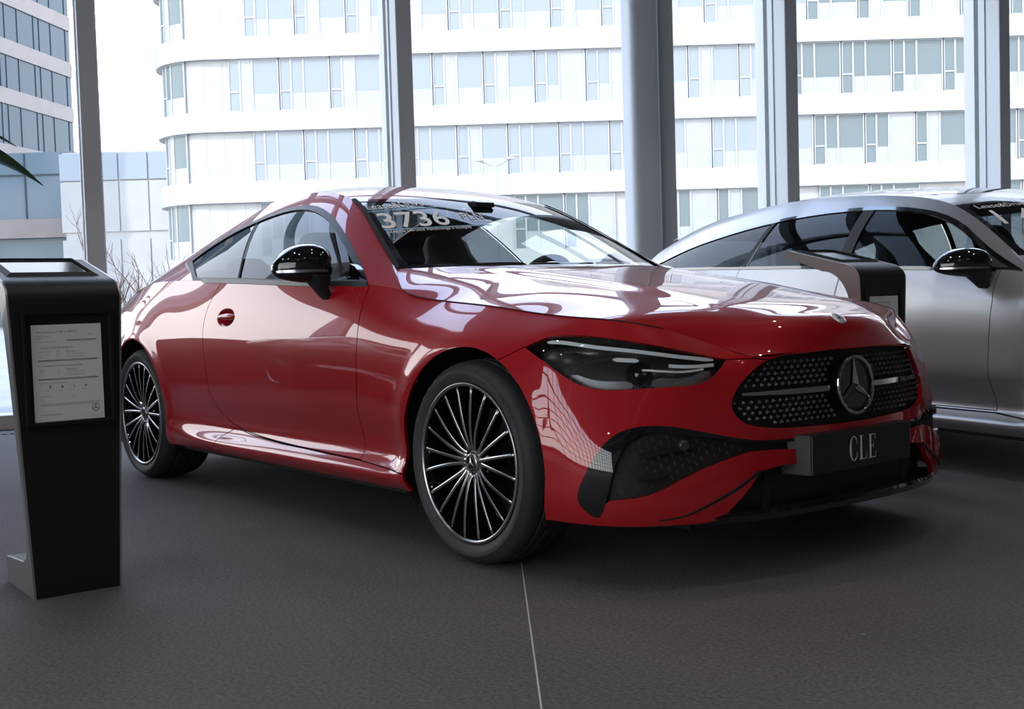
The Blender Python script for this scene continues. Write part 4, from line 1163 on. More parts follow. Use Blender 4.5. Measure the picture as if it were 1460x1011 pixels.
FGLASS = glass('facade_glass', (.95, .965, .965), 0.0, 1.14)
struct(rbox('floor', FLOORM, (-.35, S0-.3, -.20), (DEP+.3, S1+.3, 0)))
struct(rbox('ceiling', CEILM, (-.35, S0-.3, HT), (DEP+.3, S1+.3, HT+.3)))
struct(rbox('wall_right', WALLM, (-.1, S1, 0), (DEP, S1+.3, HT)))
struct(rbox('wall_rear', WALLM, (DEP, S0-.3, 0), (DEP+.3, S1+.3, HT)))
# left wall: solid with one long window band
bm = bmesh.new()
lw0, lw1, lz0, lz1 = 6.4, 20.4, 0.3, 5.8
for lo, hi in (((-.1, S0-.3, 0), (lw0, S0, HT)), ((lw1, S0-.3, 0), (DEP, S0, HT)), ((lw0, S0-.3, 0), (lw1, S0, lz0)), ((lw0, S0-.3, lz1), (lw1, S0, HT))): box(bm, lo, hi)
bm.transform(RM); struct(bmobj('wall_left', bm, WALLM, smooth=False))
bm = bmesh.new()
for x in np.arange(lw0, lw1+.01, .875): box(bm, (x-.04, S0-.20, lz0), (x+.04, S0-.05, lz1))
for z in np.arange(lz0, lz1+.01, .785): box(bm, (lw0, S0-.20, z-.035), (lw1, S0-.05, z+.035))
bm.transform(RM); wl = struct(bmobj('window_7', bm, FINM, smooth=False))
bm = bmesh.new(); box(bm, (lw0, S0-.13, lz0), (lw1, S0-.12, lz1)); bm.transform(RM); bmobj('window_pane', bm, FGLASS, wl, smooth=False)
# glass front: mullion fins, sill, one sheet of glass per bay
MUL = [-7.10, -4.64, -2.17, .29, 2.76, 5.21, 6.53, 9.09, 11.65, 14.1]
GX = -.12
def fin(y, parent, w=.135, d=.30):
    bm = bmesh.new()
    box(bm, (GX+.03, y-w/2, 0), (GX+.03+d, y+w/2, HT))            # blade inside the glass
    bevel_all(bm, .008, 2)
    box(bm, (GX+.10, y-w/2-.012, 0), (GX+.135, y+w/2+.012, HT))    # narrow step on the blade's flanks
    bm.transform(RM); o = bmobj('mullion', bm, FINM, parent, smooth=False)
    bm = bmesh.new(); box(bm, (GX-.16, y-w/2-.012, 0), (GX-.014, y+.045, HT)); bm.transform(RM); bmobj('mullion_cap', bm, SILLM, parent, 'white outer cap', smooth=False); return o
ys = [S0]+MUL+[S1]
for i in range(len(ys)-1):
    a, b = ys[i], ys[i+1]
    w = bpy.data.objects.new('window_%d' % (i+9), None); COL.objects.link(w); w.empty_display_size = .1
    w.location = RM @ Vector((0, (a+b)/2, 0)); struct(w)
    bm = bmesh.new(); box(bm, (GX-.012, a+.02, .10), (GX+.012, b-.02, HT)); bm.transform(RM); bmobj('window_pane', bm, FGLASS, w, smooth=False)
    if i < len(ys)-2: fin(b, w)
    for z in (4.15, 5.4):
        bm = bmesh.new(); box(bm, (GX-.05, a+.07, z-.06), (GX+.16, b-.07, z+.06)); bm.transform(RM); bmobj('transom', bm, FINM, w, smooth=False)
struct(rbox('wall_added_upper', WALLM, (.0, S0, 3.05), (.30, -2.25, HT)))  # unseen panel added so the red door reflects something dark up high
struct(rbox('wall_added_low', mat('added_wall_dark', (.03, .03, .032), .6), (.02, S0, 0), (.16, -.95, .92)))  # low dark wall added out of view to darken the lower door's reflection
struct(rbox('baseboard_back', SILLM, (-.20, S0, 0), (.06, S1, .11), .006))
# round-edged steel column standing by the third mullion
bm = bmesh.new()
col = [(.26*math.copysign(abs(math.cos(t))**.5, math.cos(t))*.5, .29*math.copysign(abs(math.sin(t))**.5, math.sin(t))*.5) for t in np.linspace(0, 2*PI, 40, endpoint=False)]
prism(bm, [(.22+x, 4.93+y) for x, y in col], 2, 0, HT); bm.transform(RM); struct(bmobj('trim_1', bm, STEEL))
bm = bmesh.new()
for dy in (.165, .20): box(bm, (.10, 4.93+dy-.008, 0), (.16, 4.93+dy+.008, HT))
bm.transform(RM); struct(bmobj('trim_2', bm, SILLM, smooth=False))
# floor grille along the glass
bm = bmesh.new(); box(bm, (.20, S0, -.01), (.42, S1, .003)); bm.transform(RM); vt = struct(bmobj('trim_3', bm, mat('grille_black', (.006, .006, .006), .6), smooth=False))
bm = bmesh.new()
for y in np.arange(-3.0, 6.0, .055): box(bm, (.21, y, .003), (.41, y+.02, .007))
bm.transform(RM); bmobj('floor_grille_slats', bm, PLA, vt, smooth=False)['kind'] = 'stuff'
# thin pale joint in the floor
a, b = Vector((.10, -.77, .0006)), Vector((2.6, -2.66, .0006)); n = (b-a).normalized().cross(Vector((0, 0, 1)))*.0022
bm = bmesh.new(); bm.faces.new([bm.verts.new(q) for q in (a+n, b+n, b-n, a-n)]); struct(bmobj('trim_4', bm, mat('joint_metal', (.62, .60, .58), .45), smooth=False))
# roof trusses
bm_mat = mat('truss_paint', (.42, .42, .42), .5)
for k, x in enumerate(np.arange(2.5, DEP, 4.2)):
    bm = bmesh.new(); zt, zb = HT-.12, HT-1.0
    box(bm, (x-.07, S0, zt-.07), (x+.07, S1, zt+.07)); box(bm, (x-.07, S0, zb-.07), (x+.07, S1, zb+.07))
    up = True; y = S0
    while y < S1-1.0:
        p, q = ((x, y, zb), (x, y+1.25, zt)) if up else ((x, y, zt), (x, y+1.25, zb)); tube(bm, [p, q], .04, 6); up = not up; y += 1.25
    bm.transform(RM); struct(bmobj('trim_%d' % (k+5), bm, bm_mat, smooth=False))
# ceiling spot lamps
LAMPM = bpy.data.materials.new('lamp_glow'); LAMPM.use_nodes = True
bsdf(LAMPM).inputs['Emission Color'].default_value = (1, .96, .90, 1); bsdf(LAMPM).inputs['Emission Strength'].default_value = 300
spot0 = thing('ceiling_spotlight', 'small round spotlight hanging under the hall ceiling', 'lamp', (0, 0, 0), 0, 'ceiling spotlights')
bm = bmesh.new(); lathe(bm, [(.0005, .17), (.06, .17), (.085, .15), (.085, .0), (.078, .0), (.078, .03)], 24, Matrix.Rotation(PI/2, 4, 'X')); sh = localobj('housing', bm, PLA, spot0)
bm = bmesh.new(); lathe(bm, [(.0005, .03), (.078, .03)], 24, Matrix.Rotation(PI/2, 4, 'X')); sl = localobj('lamp', bm, LAMPM, spot0)
bm = bmesh.new(); tube(bm, [(0, 0, .16), (0, 0, .45)], .012, 8); sr = localobj('rod', bm, PLA, spot0)
k = 0
for x in (5.3, 8.0, 11.5, 14.0):
    for y in (-5.0, -1.5, 2.0, 5.5):
        P = RM @ Vector((x, y, HT-.45))
        if k == 0: t = spot0
        else:
            t = spot0.copy(); COL.objects.link(t)
            for ch in (sh, sl, sr): c = ch.copy(); COL.objects.link(c); c.parent = t
        t.location = P; k += 1
# ------------------------------------------------------------------ outside, seen through the glass
FH = Vector((math.cos(YAW), math.sin(YAW), 0)); RH = Vector((math.sin(YAW), -math.cos(YAW), 0))
OM = Matrix(((RH.x, FH.x, 0, CV.x), (RH.y, FH.y, 0, CV.y), (0, 0, 1, 0), (0, 0, 0, 1)))     # outside frame: x right, y away from the hall, z up
bm = bmesh.new(); box(bm, (-160, 11.5, -.6), (160, 200, -.12)); 
bm.transform(OM)
GRND = noise_tint(mat('pale_paving', rough=.85), (.27, .265, .255), (.32, .315, .305), .6)
fg = bmobj('forecourt', bm, GRND, smooth=False); fg['kind'] = 'structure'
bm = bmesh.new(); box(bm, (-160, -90, -.7), (160, 11.5, -.25)); bm.transform(OM); struct(bmobj('surrounding_ground', bm, GRND, smooth=False))
BW = noise_tint(mat('white_cladding', rough=.6), (.415, .405, .385), (.445, .435, .415), .8)
BFR = mat('white_frame', (.42, .42, .42), .5)
BGL = mat('hazed_blue_pane', (.285, .31, .335), .2, spec=.3)  # haze and reflected sky are mixed into the pane colour
BGD = mat('grey_pane', (.16, .19, .195), .15, spec=.3)
BLN = noise_tint(mat('frosted_pane', rough=.4), (.355, .36, .365), (.385, .39, .395), 1.5)
LBW = noise_tint(mat('tan_cladding', rough=.7), (.25, .22, .205), (.28, .25, .235), .7)
LBG = mat('dark_blue_pane', (.042, .072, .105), .12, spec=.25)
LBG2 = mat('dull_blue_pane', (.15, .20, .235), .12, spec=.25)
# --- white office block with a rounded end
Z0 = 58.0; XL = -14.4; AR = 3.4; XR = 33.0
FL_ = [(2.37, 5.06), (6.07, 8.52), (9.49, 12.04), (13.10, 15.60), (16.6, 19.1)]
FL_ = [(a+.88, b+.88) for a, b in FL_]
bld = thing('office_building', 'long white office block with a rounded end and four rows of windows', 'building', tuple(OM @ Vector(((XL+XR)/2, Z0+6, -.12))))
def bpath(x):
    """front face then the quarter-round end: plan position and outward normal at arc position x (x<0 goes round the corner)"""
    if x >= 0: return Vector((XL+x, Z0+.0)), Vector((0, -1))
    a = min(-x/AR, PI*.75); return Vector((XL-AR*math.sin(a), Z0+AR-AR*math.cos(a))), Vector((-math.sin(a), -math.cos(a)))
def bband(name, z0, z1, back, m, xs):
    bm = bmesh.new(); prev = None
    for x in xs:
        p, n = bpath(x); q = p-n*back
        a = [bm.verts.new((q.x, q.y, z0)), bm.verts.new((q.x, q.y, z1)), bm.verts.new((q.x-n.x*.5, q.y-n.y*.5, z1)), bm.verts.new((q.x-n.x*.5, q.y-n.y*.5, z0))]
        if prev:
            for k in range(4): bm.faces.new((prev[k], prev[(k+1) % 4], a[(k+1) % 4], a[k]))
        prev = a
    bm.transform(OM); return bmobj(name, bm, m, bld, angle=40)
XS = list(np.linspace(-AR*PI*.75, 0, 28))+list(np.linspace(0, XR-XL, 12))[1:]
edges = [-.12]+[q for f in FL_ for q in f]+[21.5]
for i in range(0, len(edges), 2): bband('white_band', edges[i], edges[i+1], 0, BW, XS)
bband('recessed_wall', -.12, 21.5, .30, BW, XS)
rngb = random.Random(3)
cnt = 0
def win_module(x0, wid, z0, z1, kinds):
    """one bay of glazing: frame, then its panes"""
    p0, n0 = bpath(x0); p1, n1 = bpath(x0+wid)
    def at(u, z, out):
        x = x0+wid*u; p, n = bpath(x); q = p-n*(.22-out); return OM @ Vector((q.x, q.y, z))
    def slab(bm, u0, u1, za, zb, out, th=.05):
        us = np.linspace(u0, u1, 2 if x0 >= 0 else 4); pr = None
        for u in us:
            r = [bm.verts.new(at(u, za, out)), bm.verts.new(at(u, zb, out)), bm.verts.new(at(u, zb, out-th)), bm.verts.new(at(u, za, out-th))]
            if pr:
                for k in range(4): bm.faces.new((pr[k], pr[(k+1) % 4], r[(k+1) % 4], r[k]))
            else: bm.faces.new(r)
            pr = r
        bm.faces.new(pr[::-1])
    h = z1-z0; fr = bmesh.new(); panes = {}
    cuts = [.02, .20, .245, .46, .485, .985]                     # narrow light, middle light, wide light
    fz = .085/wid if wid > 1 else .06
    for u in (0, .2225, .4725, .9925): slab(fr, max(0, u-fz/2), min(1, u+fz/2), z0, z1, .06, .08)
    slab(fr, 0, 1, z0, z0+.05, .06, .08); slab(fr, 0, 1, z1-.05, z1, .06, .08); slab(fr, .02, .22, z0+h*.36, z0+h*.36+.07, .06, .08)
    f = bmobj('window', fr, BFR, bld, smooth=False)
    def pane(name, u0, u1, za, zb, m): b = bmesh.new(); slab(b, u0, u1, za, zb, .02, .03); bmobj(name, b, m, f, smooth=False)
    up = BGD if kinds else BGL; 
    r = rngb.random()
    pane('pane', .02, .21, z0+h*.38, z1-.04, up); pane('pane', .02, .21, z0+.04, z0+h*.36, up)
    pane('pane', .235, .46, z0+h*.33, z1-.04, up if r < .8 else BLN); pane('pane', .485, .985, z0+h*.33, z1-.04, up if r > .15 else BLN)
    pane('frosted_pane', .235, .46, z0+.04, z0+h*.33, BLN); pane('frosted_pane', .485, .985, z0+.04, z0+h*.33, BLN)
MODW = 2.5
# bays measured along the front from the start of the rounded end
for r, (z0, z1) in enumerate(FL_[:4]):
    off = (1.3, 1.1, 0.0, .85)[r]
    win_module(-3.3, 1.9, z0, z1, True)
    x = .95+off
    while x < XR-XL-3:
        if r == 0 and int(x/MODW) % 3 == 1: x += MODW; continue
        px = 730+F_PX*(XL+x)/Z0
        win_module(x, MODW-.06, z0, z1, px > 1120 or r == 0); x += MODW
    bm = bmesh.new()
    # plain panel joints on the blank stretch beside the rounded end
    for xx in (-1.2, -.3, .6, 1.5):
        p, n = bpath(xx); q = p-n*.29; v = [OM @ Vector((q.x+dx, q.y+dy, z)) for dx, dy, z in ((-.02, 0, z0), (.02, 0, z0), (.02, 0, z1), (-.02, 0, z1))]
        bm.faces.new([bm.verts.new(c) for c in v])
    bmobj('panel_joints', bm, BLN, bld, smooth=False)
# --- low pale annex to the left of it
def obox(bm, lo, hi): box(bm, lo, hi)
anx = thing('annex_building', 'low pale annex beside the rounded end of the white office block', 'building', tuple(OM @ Vector((-27, 80, -.12))))
bm = bmesh.new(); box(bm, (-28.4, 76, -.12), (-20.5, 84, 11.0)); bm.transform(OM); bmobj('annex_wall', bm, BW, anx, smooth=False)
bm = bmesh.new()
for k in range(5): box(bm, (-28.6+1.9*k, 75.86, 9.2), (-28.6+1.9*k+1.8, 75.98, 10.9))
bm.transform(OM); bmobj('upper_panes', bm, mat('hazy_pane', (.28, .33, .37), .2), anx, smooth=False)
bm = bmesh.new()
for k in range(5): box(bm, (-28.6+1.9*k, 75.9, 5.9), (-28.6+1.9*k+1.8, 75.99, 9.1)); box(bm, (-28.6+1.9*k, 75.9, .2), (-28.6+1.9*k+1.8, 75.99, 5.4))
bm.transform(OM); bmobj('wall_panels', bm, BW, anx, smooth=False)
# --- dark glass block on the far left: upper storeys recede to the right, low wing faces the hall
gb_ = thing('glass_building', 'office block with bands of dark blue glass beyond the far left window', 'building', tuple(OM @ Vector((-38, 95, -.12))))
dv = Vector((math.sin(.1362), math.cos(.1362), 0)); st = Vector((-36.0, 90, 0))
def gpt(k, z, out): p = st+dv*k-Vector((-dv.y, dv.x, 0))*out; return Vector((p.x, p.y, z))
def gslab(bm, k0, k1, z0, z1, out, th):
    v = [bm.verts.new(gpt(k, z, o)) for k in (k0, k1) for z in (z0, z1) for o in (out, out-th)]
    for f in ((0, 1, 3, 2), (4, 6, 7, 5), (0, 4, 5, 1), (2, 3, 7, 6), (0, 2, 6, 4), (1, 5, 7, 3)): bm.faces.new([v[i] for i in f])
K0, K1 = -30, 6.6
for i, zf in enumerate((13.2, 17.3, 20.9, 24.6, 28.6)):
    bm = bmesh.new(); gslab(bm, K0, K1, zf-1.15, zf, .12, 9); bm.transform(OM); bmobj('tan_band', bm, LBW, gb_, smooth=False)
    bm = bmesh.new(); gslab(bm, K0, K1, zf, zf+3.0, 0, 8); bm.transform(OM); gs = bmobj('glass_band', bm, LBG, gb_, smooth=False)
    bm = bmesh.new(); k = K0; j = 0
    while k < K1: gslab(bm, k, k+.10, zf, zf+3.0, .06, .1); k += (2.3, .8, 1.7)[j % 3]; j += 1
    bm.transform(OM); bmobj('glass_joints', bm, mat('joint_blue_%d' % i, (.03, .05, .07), .4) if i == 0 else bpy.data.materials['joint_blue_0'], gs, smooth=False)
wg = bmesh.new(); box(wg, (-64, 82, 7.25), (-29.8, 90, 11.9)); wg.transform(OM); w1 = bmobj('wing_glass', wg, LBG2, gb_, smooth=False)
bm = bmesh.new()
for x in (-43.5, -39.5, -36.2, -33.3): box(bm, (x-.05, 81.9, 7.3), (x+.05, 82.1, 11.8))
box(bm, (-64, 81.92, 10.3), (-29.8, 82.05, 10.4)); bm.transform(OM); bmobj('glass_joints', bm, bpy.data.materials['joint_blue_0'], w1, smooth=False)
bm = bmesh.new(); box(bm, (-64, 81.6, 6.0), (-29.8, 90, 7.3)); box(bm, (-37.3, 81.6, -.12), (-36.0, 82.6, 6.1)); box(bm, (-50.3, 81.6, -.12), (-49.0, 82.6, 6.1)); bm.transform(OM); bmobj('tan_wing', bm, LBW, gb_, smooth=False)
bm = bmesh.new(); box(bm, (-64, 82.2, -.12), (-29.8, 83, 6.1)); bm.transform(OM); w2 = bmobj('wing_window', bm, LBG2, gb_, smooth=False)
# --- street lamp
lp = thing('street_lamp', 'pale two-armed street lamp in front of the white office block', 'lamp', tuple(OM @ Vector((-.40, 42, -.12))))
bm = bmesh.new(); tube(bm, [OM @ Vector((-.40, 42, -.12)), OM @ Vector((-.40, 42, 5.6))], [.07, .045], 10); bmobj('pole', bm, BFR, lp)
for s, e in ((-1, .25), (1, .45)):
    bm = bmesh.new(); tube(bm, [OM @ Vector((-.40, 42, 5.55)), OM @ Vector((-.40+s*.30, 42, 5.65+.1*e)), OM @ Vector((-.40+s*.55, 42, 5.72+.2*e))], [.03, .035, .05], 8); bmobj('arm', bm, BFR, lp)
    bm = bmesh.new(); box(bm, (-.40+s*.55-.14, 41.88, 5.70+.2*e), (-.40+s*.55+.14, 42.12, 5.78+.2*e)); bm.transform(OM); bmobj('lamp_head', bm, BFR, lp, smooth=False)
# --- bare shrub beyond the far left window
sx, sy = -8.45, 26.0
sb = thing('bare_shrub', 'leafless shrub outside between the left mullion and the red car', 'shrub', tuple(OM @ Vector((sx, sy, -.12))))
TWIG = noise_tint(mat('twig_bark', rough=.8), (.07, .035, .028), (.11, .065, .055), 8)
rb = random.Random(11); bm = bmesh.new()
def twig(p, d, ln, r, lev):
    n = 4; pts = [p]; q = p.copy(); dd = d.copy()
    for k in range(n):
        dd = (dd+Vector((rb.uniform(-.22, .22), rb.uniform(-.22, .22), rb.uniform(-.05, .18)))).normalized(); q = q+dd*ln/n; pts.append(q.copy())
    tube(bm, pts, [r*(1-.5*i/n) for i in range(n+1)], 4 if lev else 5, False)
    if lev < 3:
        for k in range(3 if lev else 4):
            i = rb.randint(1, n); e = (dd+Vector((rb.uniform(-.9, .9), rb.uniform(-.9, .9), rb.uniform(-.1, .7)))).normalized(); twig(pts[i], e, ln*rb.uniform(.5, .75), r*.55, lev+1)
for k in range(11):
    a = 2*PI*k/11; b = OM @ Vector((sx+.16*math.cos(a)*2.2, sy+.3*math.sin(a), -.12))
    twig(b, (RH*math.cos(a)*.55+FH*math.sin(a)*.4+Vector((0, 0, 1))).normalized(), rb.uniform(1.0, 1.45), .028, 0)
bmobj('twigs', bm, TWIG, sb)
# ------------------------------------------------------------------ daylight
w = bpy.data.worlds.new('sky'); S.world = w; w.use_nodes = True; nt = w.node_tree; bg = nt.nodes['Background']
tc = nt.nodes.new('ShaderNodeTexCoord'); sp = nt.nodes.new('ShaderNodeSeparateXYZ'); cr = nt.nodes.new('ShaderNodeValToRGB')
nt.links.new(tc.outputs['Generated'], sp.inputs[0]); nt.links.new(sp.outputs['Z'], cr.inputs['Fac']); nt.links.new(cr.outputs['Color'], bg.inputs['Color'])
cr.color_ramp.elements[0].position = 0.0; cr.color_ramp.elements[0].color = (.98, .97, .95, 1)
cr.color_ramp.elements[1].position = .75; cr.color_ramp.elements[1].color = (.42, .58, .95, 1)
e = cr.color_ramp.elements.new(.22); e.color = (.93, .945, .965, 1)
bg.inputs['Strength'].default_value = 4.2
sun = bpy.data.lights.new('sun', 'SUN'); sun.energy = 2.4; sun.angle = math.radians(.6); sun.color = (1, .95, .88)
so = bpy.data.objects.new('sun', sun); COL.objects.link(so)
sd = (-FH*.55-RH*.55+Vector((0, 0, .62))).normalized(); so.rotation_euler = sd.to_track_quat('Z', 'Y').to_euler()
vs = S.view_settings; vs.view_transform = 'Standard'; vs.look = 'None'; vs.exposure = 0.15; vs.gamma = 1.0; vs.use_curve_mapping = False
S.cycles.max_bounces = 10; S.cycles.transparent_max_bounces = 24; S.cycles.glossy_bounces = 6; S.cycles.diffuse_bounces = 4
S.cycles.caustics_reflective = False; S.cycles.caustics_refractive = False; S.cycles.use_denoising = True
# ------------------------------------------------------------------ silver estate car, nose towards the hall
SILV = mat('satin_silver_paint', (.36, .355, .36), .34, metal=.6, spec=.5, coat=.5, coat_rough=.12)
SH = math.radians(-14.5)
SM = Matrix.Translation((1.212, 2.451, 0)) @ Matrix.Rotation(SH, 4, 'Z')
def xs_map(X):
    """stretch the wheelbase and tail to the longer estate body"""
    X = X.copy(); x = X[..., 0]
    X[..., 0] = np.where(x > 0, x, np.where(x > -2.865, x*1.0332, -2.96+(x+2.865)*1.20)); return X
SX = xs_map(lower_grid(240, 60))
# a crisp crease low on the doors: the skin tucks in below it
kz = np.clip((.46-SX[..., 2])/.16, 0, 1); kx = np.clip((-.42-SX[..., 0])/.1, 0, 1)*np.clip((SX[..., 0]+2.55)/.1, 0, 1)
SX[..., 1] += .034*kz*np.clip((SX[..., 2]-.27)/.03, 0, 1)*kx*(SX[..., 1] < -.7)
sRE = [(-.690,-.707,1.003),(-.95,-.630,1.150),(-1.22,-.560,1.272),(-1.62,-.535,1.356),(-2.05,-.530,1.392),(-2.60,-.525,1.400),(-3.15,-.515,1.372),(-3.62,-.505,1.312),(-3.98,-.50,1.225)]
sGB = [-.505,-.78,-1.03,-1.48,-2.0,-2.52,-3.05,-3.52,-3.98]
sRC = [(-.520,0,1.010),(-.86,0,1.180),(-1.18,0,1.318),(-1.62,0,1.404),(-2.05,0,1.440),(-2.60,0,1.447),(-3.15,0,1.420),(-3.66,0,1.362),(-4.06,0,1.275)]
def sbelt(x):
    X = [-4.3,-3.98,-3.5,-2.96,-2.53,-2.07,-1.55,-1.03,-.64,-.50]; Yb = [-.70,-.765,-.815,-.838,-.847,-.858,-.862,-.856,-.825,-.804]; Zb = [1.01,1.03,1.035,1.025,1.012,1.000,.980,.959,.938,.918]
    return float(np.interp(x, X, Yb)), float(np.interp(x, X, Zb))
scol = []
for (xe, ye, ze), xb in zip(sRE, sGB):
    yb, zb = sbelt(xb); col = []
    for f in [0,.22,.45,.68,.85,1.0]:
        bul = .030*math.sin(PI*f)*min(1, max(0, (ze-zb)/.3)); col.append((xb+(xe-xb)*f, yb+(ye-yb)*f-bul*.9, zb+(ze-zb)*f+bul*.6*f))
    scol.append(col)
sG = tensor(np.array(scol), 200, 36)
def sroof(nu, nv):
    tt = chord(np.array([sRE, sRC], float).transpose(1, 0, 2), 0); q = np.linspace(0, tt[-1], nu); e = spline(tt, sRE, q); c = spline(tt, sRC, q); t = np.linspace(0, 1, nv); X = np.zeros((nu, nv, 3)); s = 1-t
    for i in range(nu):
        X[i, :, 1] = e[i, 1]*s; X[i, :, 0] = e[i, 0]+(c[i, 0]-e[i, 0])*(1-s**2.2); X[i, :, 2] = c[i, 2]-(c[i, 2]-e[i, 2])*s**2.6
    return X
# the flank meets the new belt: lift the shoulder rows of the lower body aft of the doors
ztop = SX[:, -1, 2].copy(); jj = np.linspace(0, 1, SX.shape[1])
for i in range(SX.shape[0]):
    x = SX[i, -1, 0]
    if x < -.45:
        yb, zb = sbelt(max(x, -4.3)); wgt = np.clip((jj-.55)/.45, 0, 1)**2
        SX[i, :, 2] += (zb-SX[i, -1, 2])*wgt
        if x > -4.0 and SX[i, -1, 1] < -.5: SX[i, :, 1] += (yb-SX[i, -1, 1])*wgt
est = thing('estate_car', 'silver estate car parked beyond the red coupe on the right', 'car', tuple(SM @ Vector((-1.48, 0, 0))), SH)
def sput(o):
    """parts are drawn in the car's own frame: carry them to where the car stands"""
    o.data.transform(SM); return o
def sboth(sheet, name, m, label=None, mir=True):
    o = sheet.build(name, m, est, label)
    if mir: c = mirror_mesh(o); sput(c)
    sput(o); return o
sA = Sheet.from_grid(SX, (-1.6, 0, .5))
for cx in (.012, -2.96):
    ins, sA = sA.split(arch(cx, .345, .380, n=48), (0, 1, 0), lambda c: c.y < -.6); ins.bm.free()
fd = [(-.690,1.1),(-.672,.86),(-.655,.80),(-.655,.69),(-.675,.49),(-.68,.31),(-1.70,.305),(-1.72,.6),(-1.715,.86),(-1.695,1.1)]
rd = [(-1.70,1.15),(-1.722,.86),(-1.727,.6),(-1.707,.305),(-2.40,.325),(-2.55,.44),(-2.64,.62),(-2.68,.80),(-2.665,.95),(-2.62,1.15)]
d1, sA = gap_split(sA, fd, 'y', .0022, lambda c: c.y < -.7); d2, sA = gap_split(sA, rd, 'y', .0022, lambda c: c.y < -.7)
sk, sA = gap_split(sA, [(-.34,.275),(-.68,.30),(-1.70,.295),(-2.40,.315),(-2.57,.32),(-2.7,.15),(-.2,.15)], 'y', .003, lambda c: c.y < -.7)
gl, sA = sA.split(GRPOLY, (1, 0, 0), lambda c: c.x > .6)
lh, sA = sA.split(HEADP, DIR_H, lambda c: c.y < -.3 and c.x > .1)
sboth(d1.flange(.012), 'door', SILV); sboth(d2.flange(.012), 'door', SILV); sboth(sk.flange(.012), 'side_skirt', SILV)
sA.flange(.012, skip=lambda c: abs(c.y) < .004).both(); sboth(sA, 'body', SILV, None, False)
gl.offset(-.02).both(); sboth(gl, 'grille', PATT, None, False)
sboth(lh.offset(-.004), 'headlight', LENSG)
sHd = Sheet.from_grid(hood_grid(80, 40), (0, 0, 0)).both(); sboth(sHd, 'bonnet', SILV, None, False)
sGs = Sheet.from_grid(sG, (-1.8, 0, .8))
sD = [(-3.80,1.075),(-3.45,1.03),(-2.9,.93),(-1.6,.90),(-.9,.85),(-.50,.85),(-.555,.925),(-.68,.978),(-.80,1.034),(-.92,1.098),(-1.06,1.172),(-1.24,1.238),(-1.45,1.280),(-1.65,1.302),(-1.87,1.314),(-2.15,1.316),(-2.45,1.304),(-2.75,1.280),(-3.05,1.242),(-3.35,1.195),(-3.65,1.125)]
sD = [tuple(q[:2]) for q in round_poly([(a, b, 0) for a, b in sD], 1, (0, 3, 4, 5))]
sdl, sGs = sGs.split(xz(sD), (0, 1, 0), lambda c: c.y < -.3)
sgl, str_ = sdl.split(xz([tuple(q) for q in offset2(sD, -.017)]), (0, 1, 0))
bp_ = [(-.4, .5)]+[(x, sbelt(x)[1]+.010) for x in np.linspace(-.55, -3.9, 40)]+[(-4.0, .5)]
slt, sgl = sgl.split(xz(bp_), (0, 1, 0))
str_.offset(.002).join(slt)
# pillars between the panes: B pillar, rear door's edge
def upright(x0, x1, w): return [(x0-w, .85), (x0+w, .85), (x1+w, 1.40), (x1-w, 1.40)]
b1, sgl = sgl.split(xz(upright(-1.705, -1.775, .042)), (0, 1, 0)); b2, sgl = sgl.split(xz(upright(-2.665, -2.53, .022)), (0, 1, 0))
b3, sgl = sgl.split(xz(upright(-.755, -.775, .006)), (0, 1, 0))
[sboth(b_.offset(.002), 'window_pillar', RUB) for b_ in (b1, b2, b3)]
fr_, sgl = sgl.split(xz([(-.3, .8), (-.3, 1.5), (-1.74, 1.5), (-1.74, .8)]), (0, 1, 0))
md_, sgl = sgl.split(xz([(-1.74, .8), (-1.74, 1.5), (-2.60, 1.5), (-2.60, .8)]), (0, 1, 0))
sail, fr_ = fr_.split(xz([(-.3, .8), (-.3, 1.5), (-.768, 1.5), (-.760, .8)]), (0, 1, 0))
sail.offset(.002); sboth(sail, 'mirror_sail', RUB)
sboth(str_.flange(.01), 'window_surround', BLK)
SGL2 = glass('estate_side_glass', (.84, .88, .83), 0.0, 1.15)
PRIV2 = glass('estate_tinted_glass', (.20, .23, .25), 0.0, 1.24)
sboth(fr_.offset(-.004), 'side_window', SGL2, 'clear front door glass'); sboth(md_.offset(-.004), 'side_window', PRIV2, 'dark rear door glass'); sboth(sgl.offset(-.004), 'quarter_window', PRIV2, 'dark load bay side glass')
gi = sGs.copy().offset(-.022); gi.drop(lambda c: c.z < .98); sboth(gi, 'pillar_trim', INT)
sboth(sGs.flange(.01), 'roof_side_frame', SILV)
sR = sroof(170, 50); sRs = Sheet.from_grid(sR, (-1.8, 0, .6))
sws, sRs = sRs.split([(a, b, 0) for a, b in [(-1.235,-.80),(-1.235,-.60),(-1.22,-.55),(-1.18,-.45),(-1.15,-.30),(-1.135,-.15),(-1.13,.01),(0,.01),(0,-.80)]], (0, 0, 1))
swc, swb = sws.split([(a, b, 0) for a, b in [(-1.195,-.46),(-1.165,-.35),(-1.15,-.20),(-1.145,.01),(0,.01),(-.55,-.20),(-.60,-.45),(-.69,-.655),(-.75,-.65),(-.95,-.60),(-1.16,-.545)]], (0, 0, 1))
swc.both(); s_ws = sboth(swc, 'windscreen', CLEARG, None, False); swb.flange(.008, skip=lambda c: abs(c.y) < .004).both(); loose_parts(swb, 'windscreen_border', BLK, est, sput)
ri = sRs.copy().offset(-.025); ri.both(); sboth(ri, 'headliner', INT, None, False)
pan, sRs = gap_split(sRs, [(-1.30,.01),(-1.33,-.30),(-1.40,-.47),(-3.0,-.46),(-3.05,.01)], 'z', .003)
pan.both(); sboth(pan, 'glass_roof_panel', BLK, None, False); sRs.flange(.01, skip=lambda c: abs(c.y) < .004).both(); sboth(sRs, 'roof', SILV, None, False)
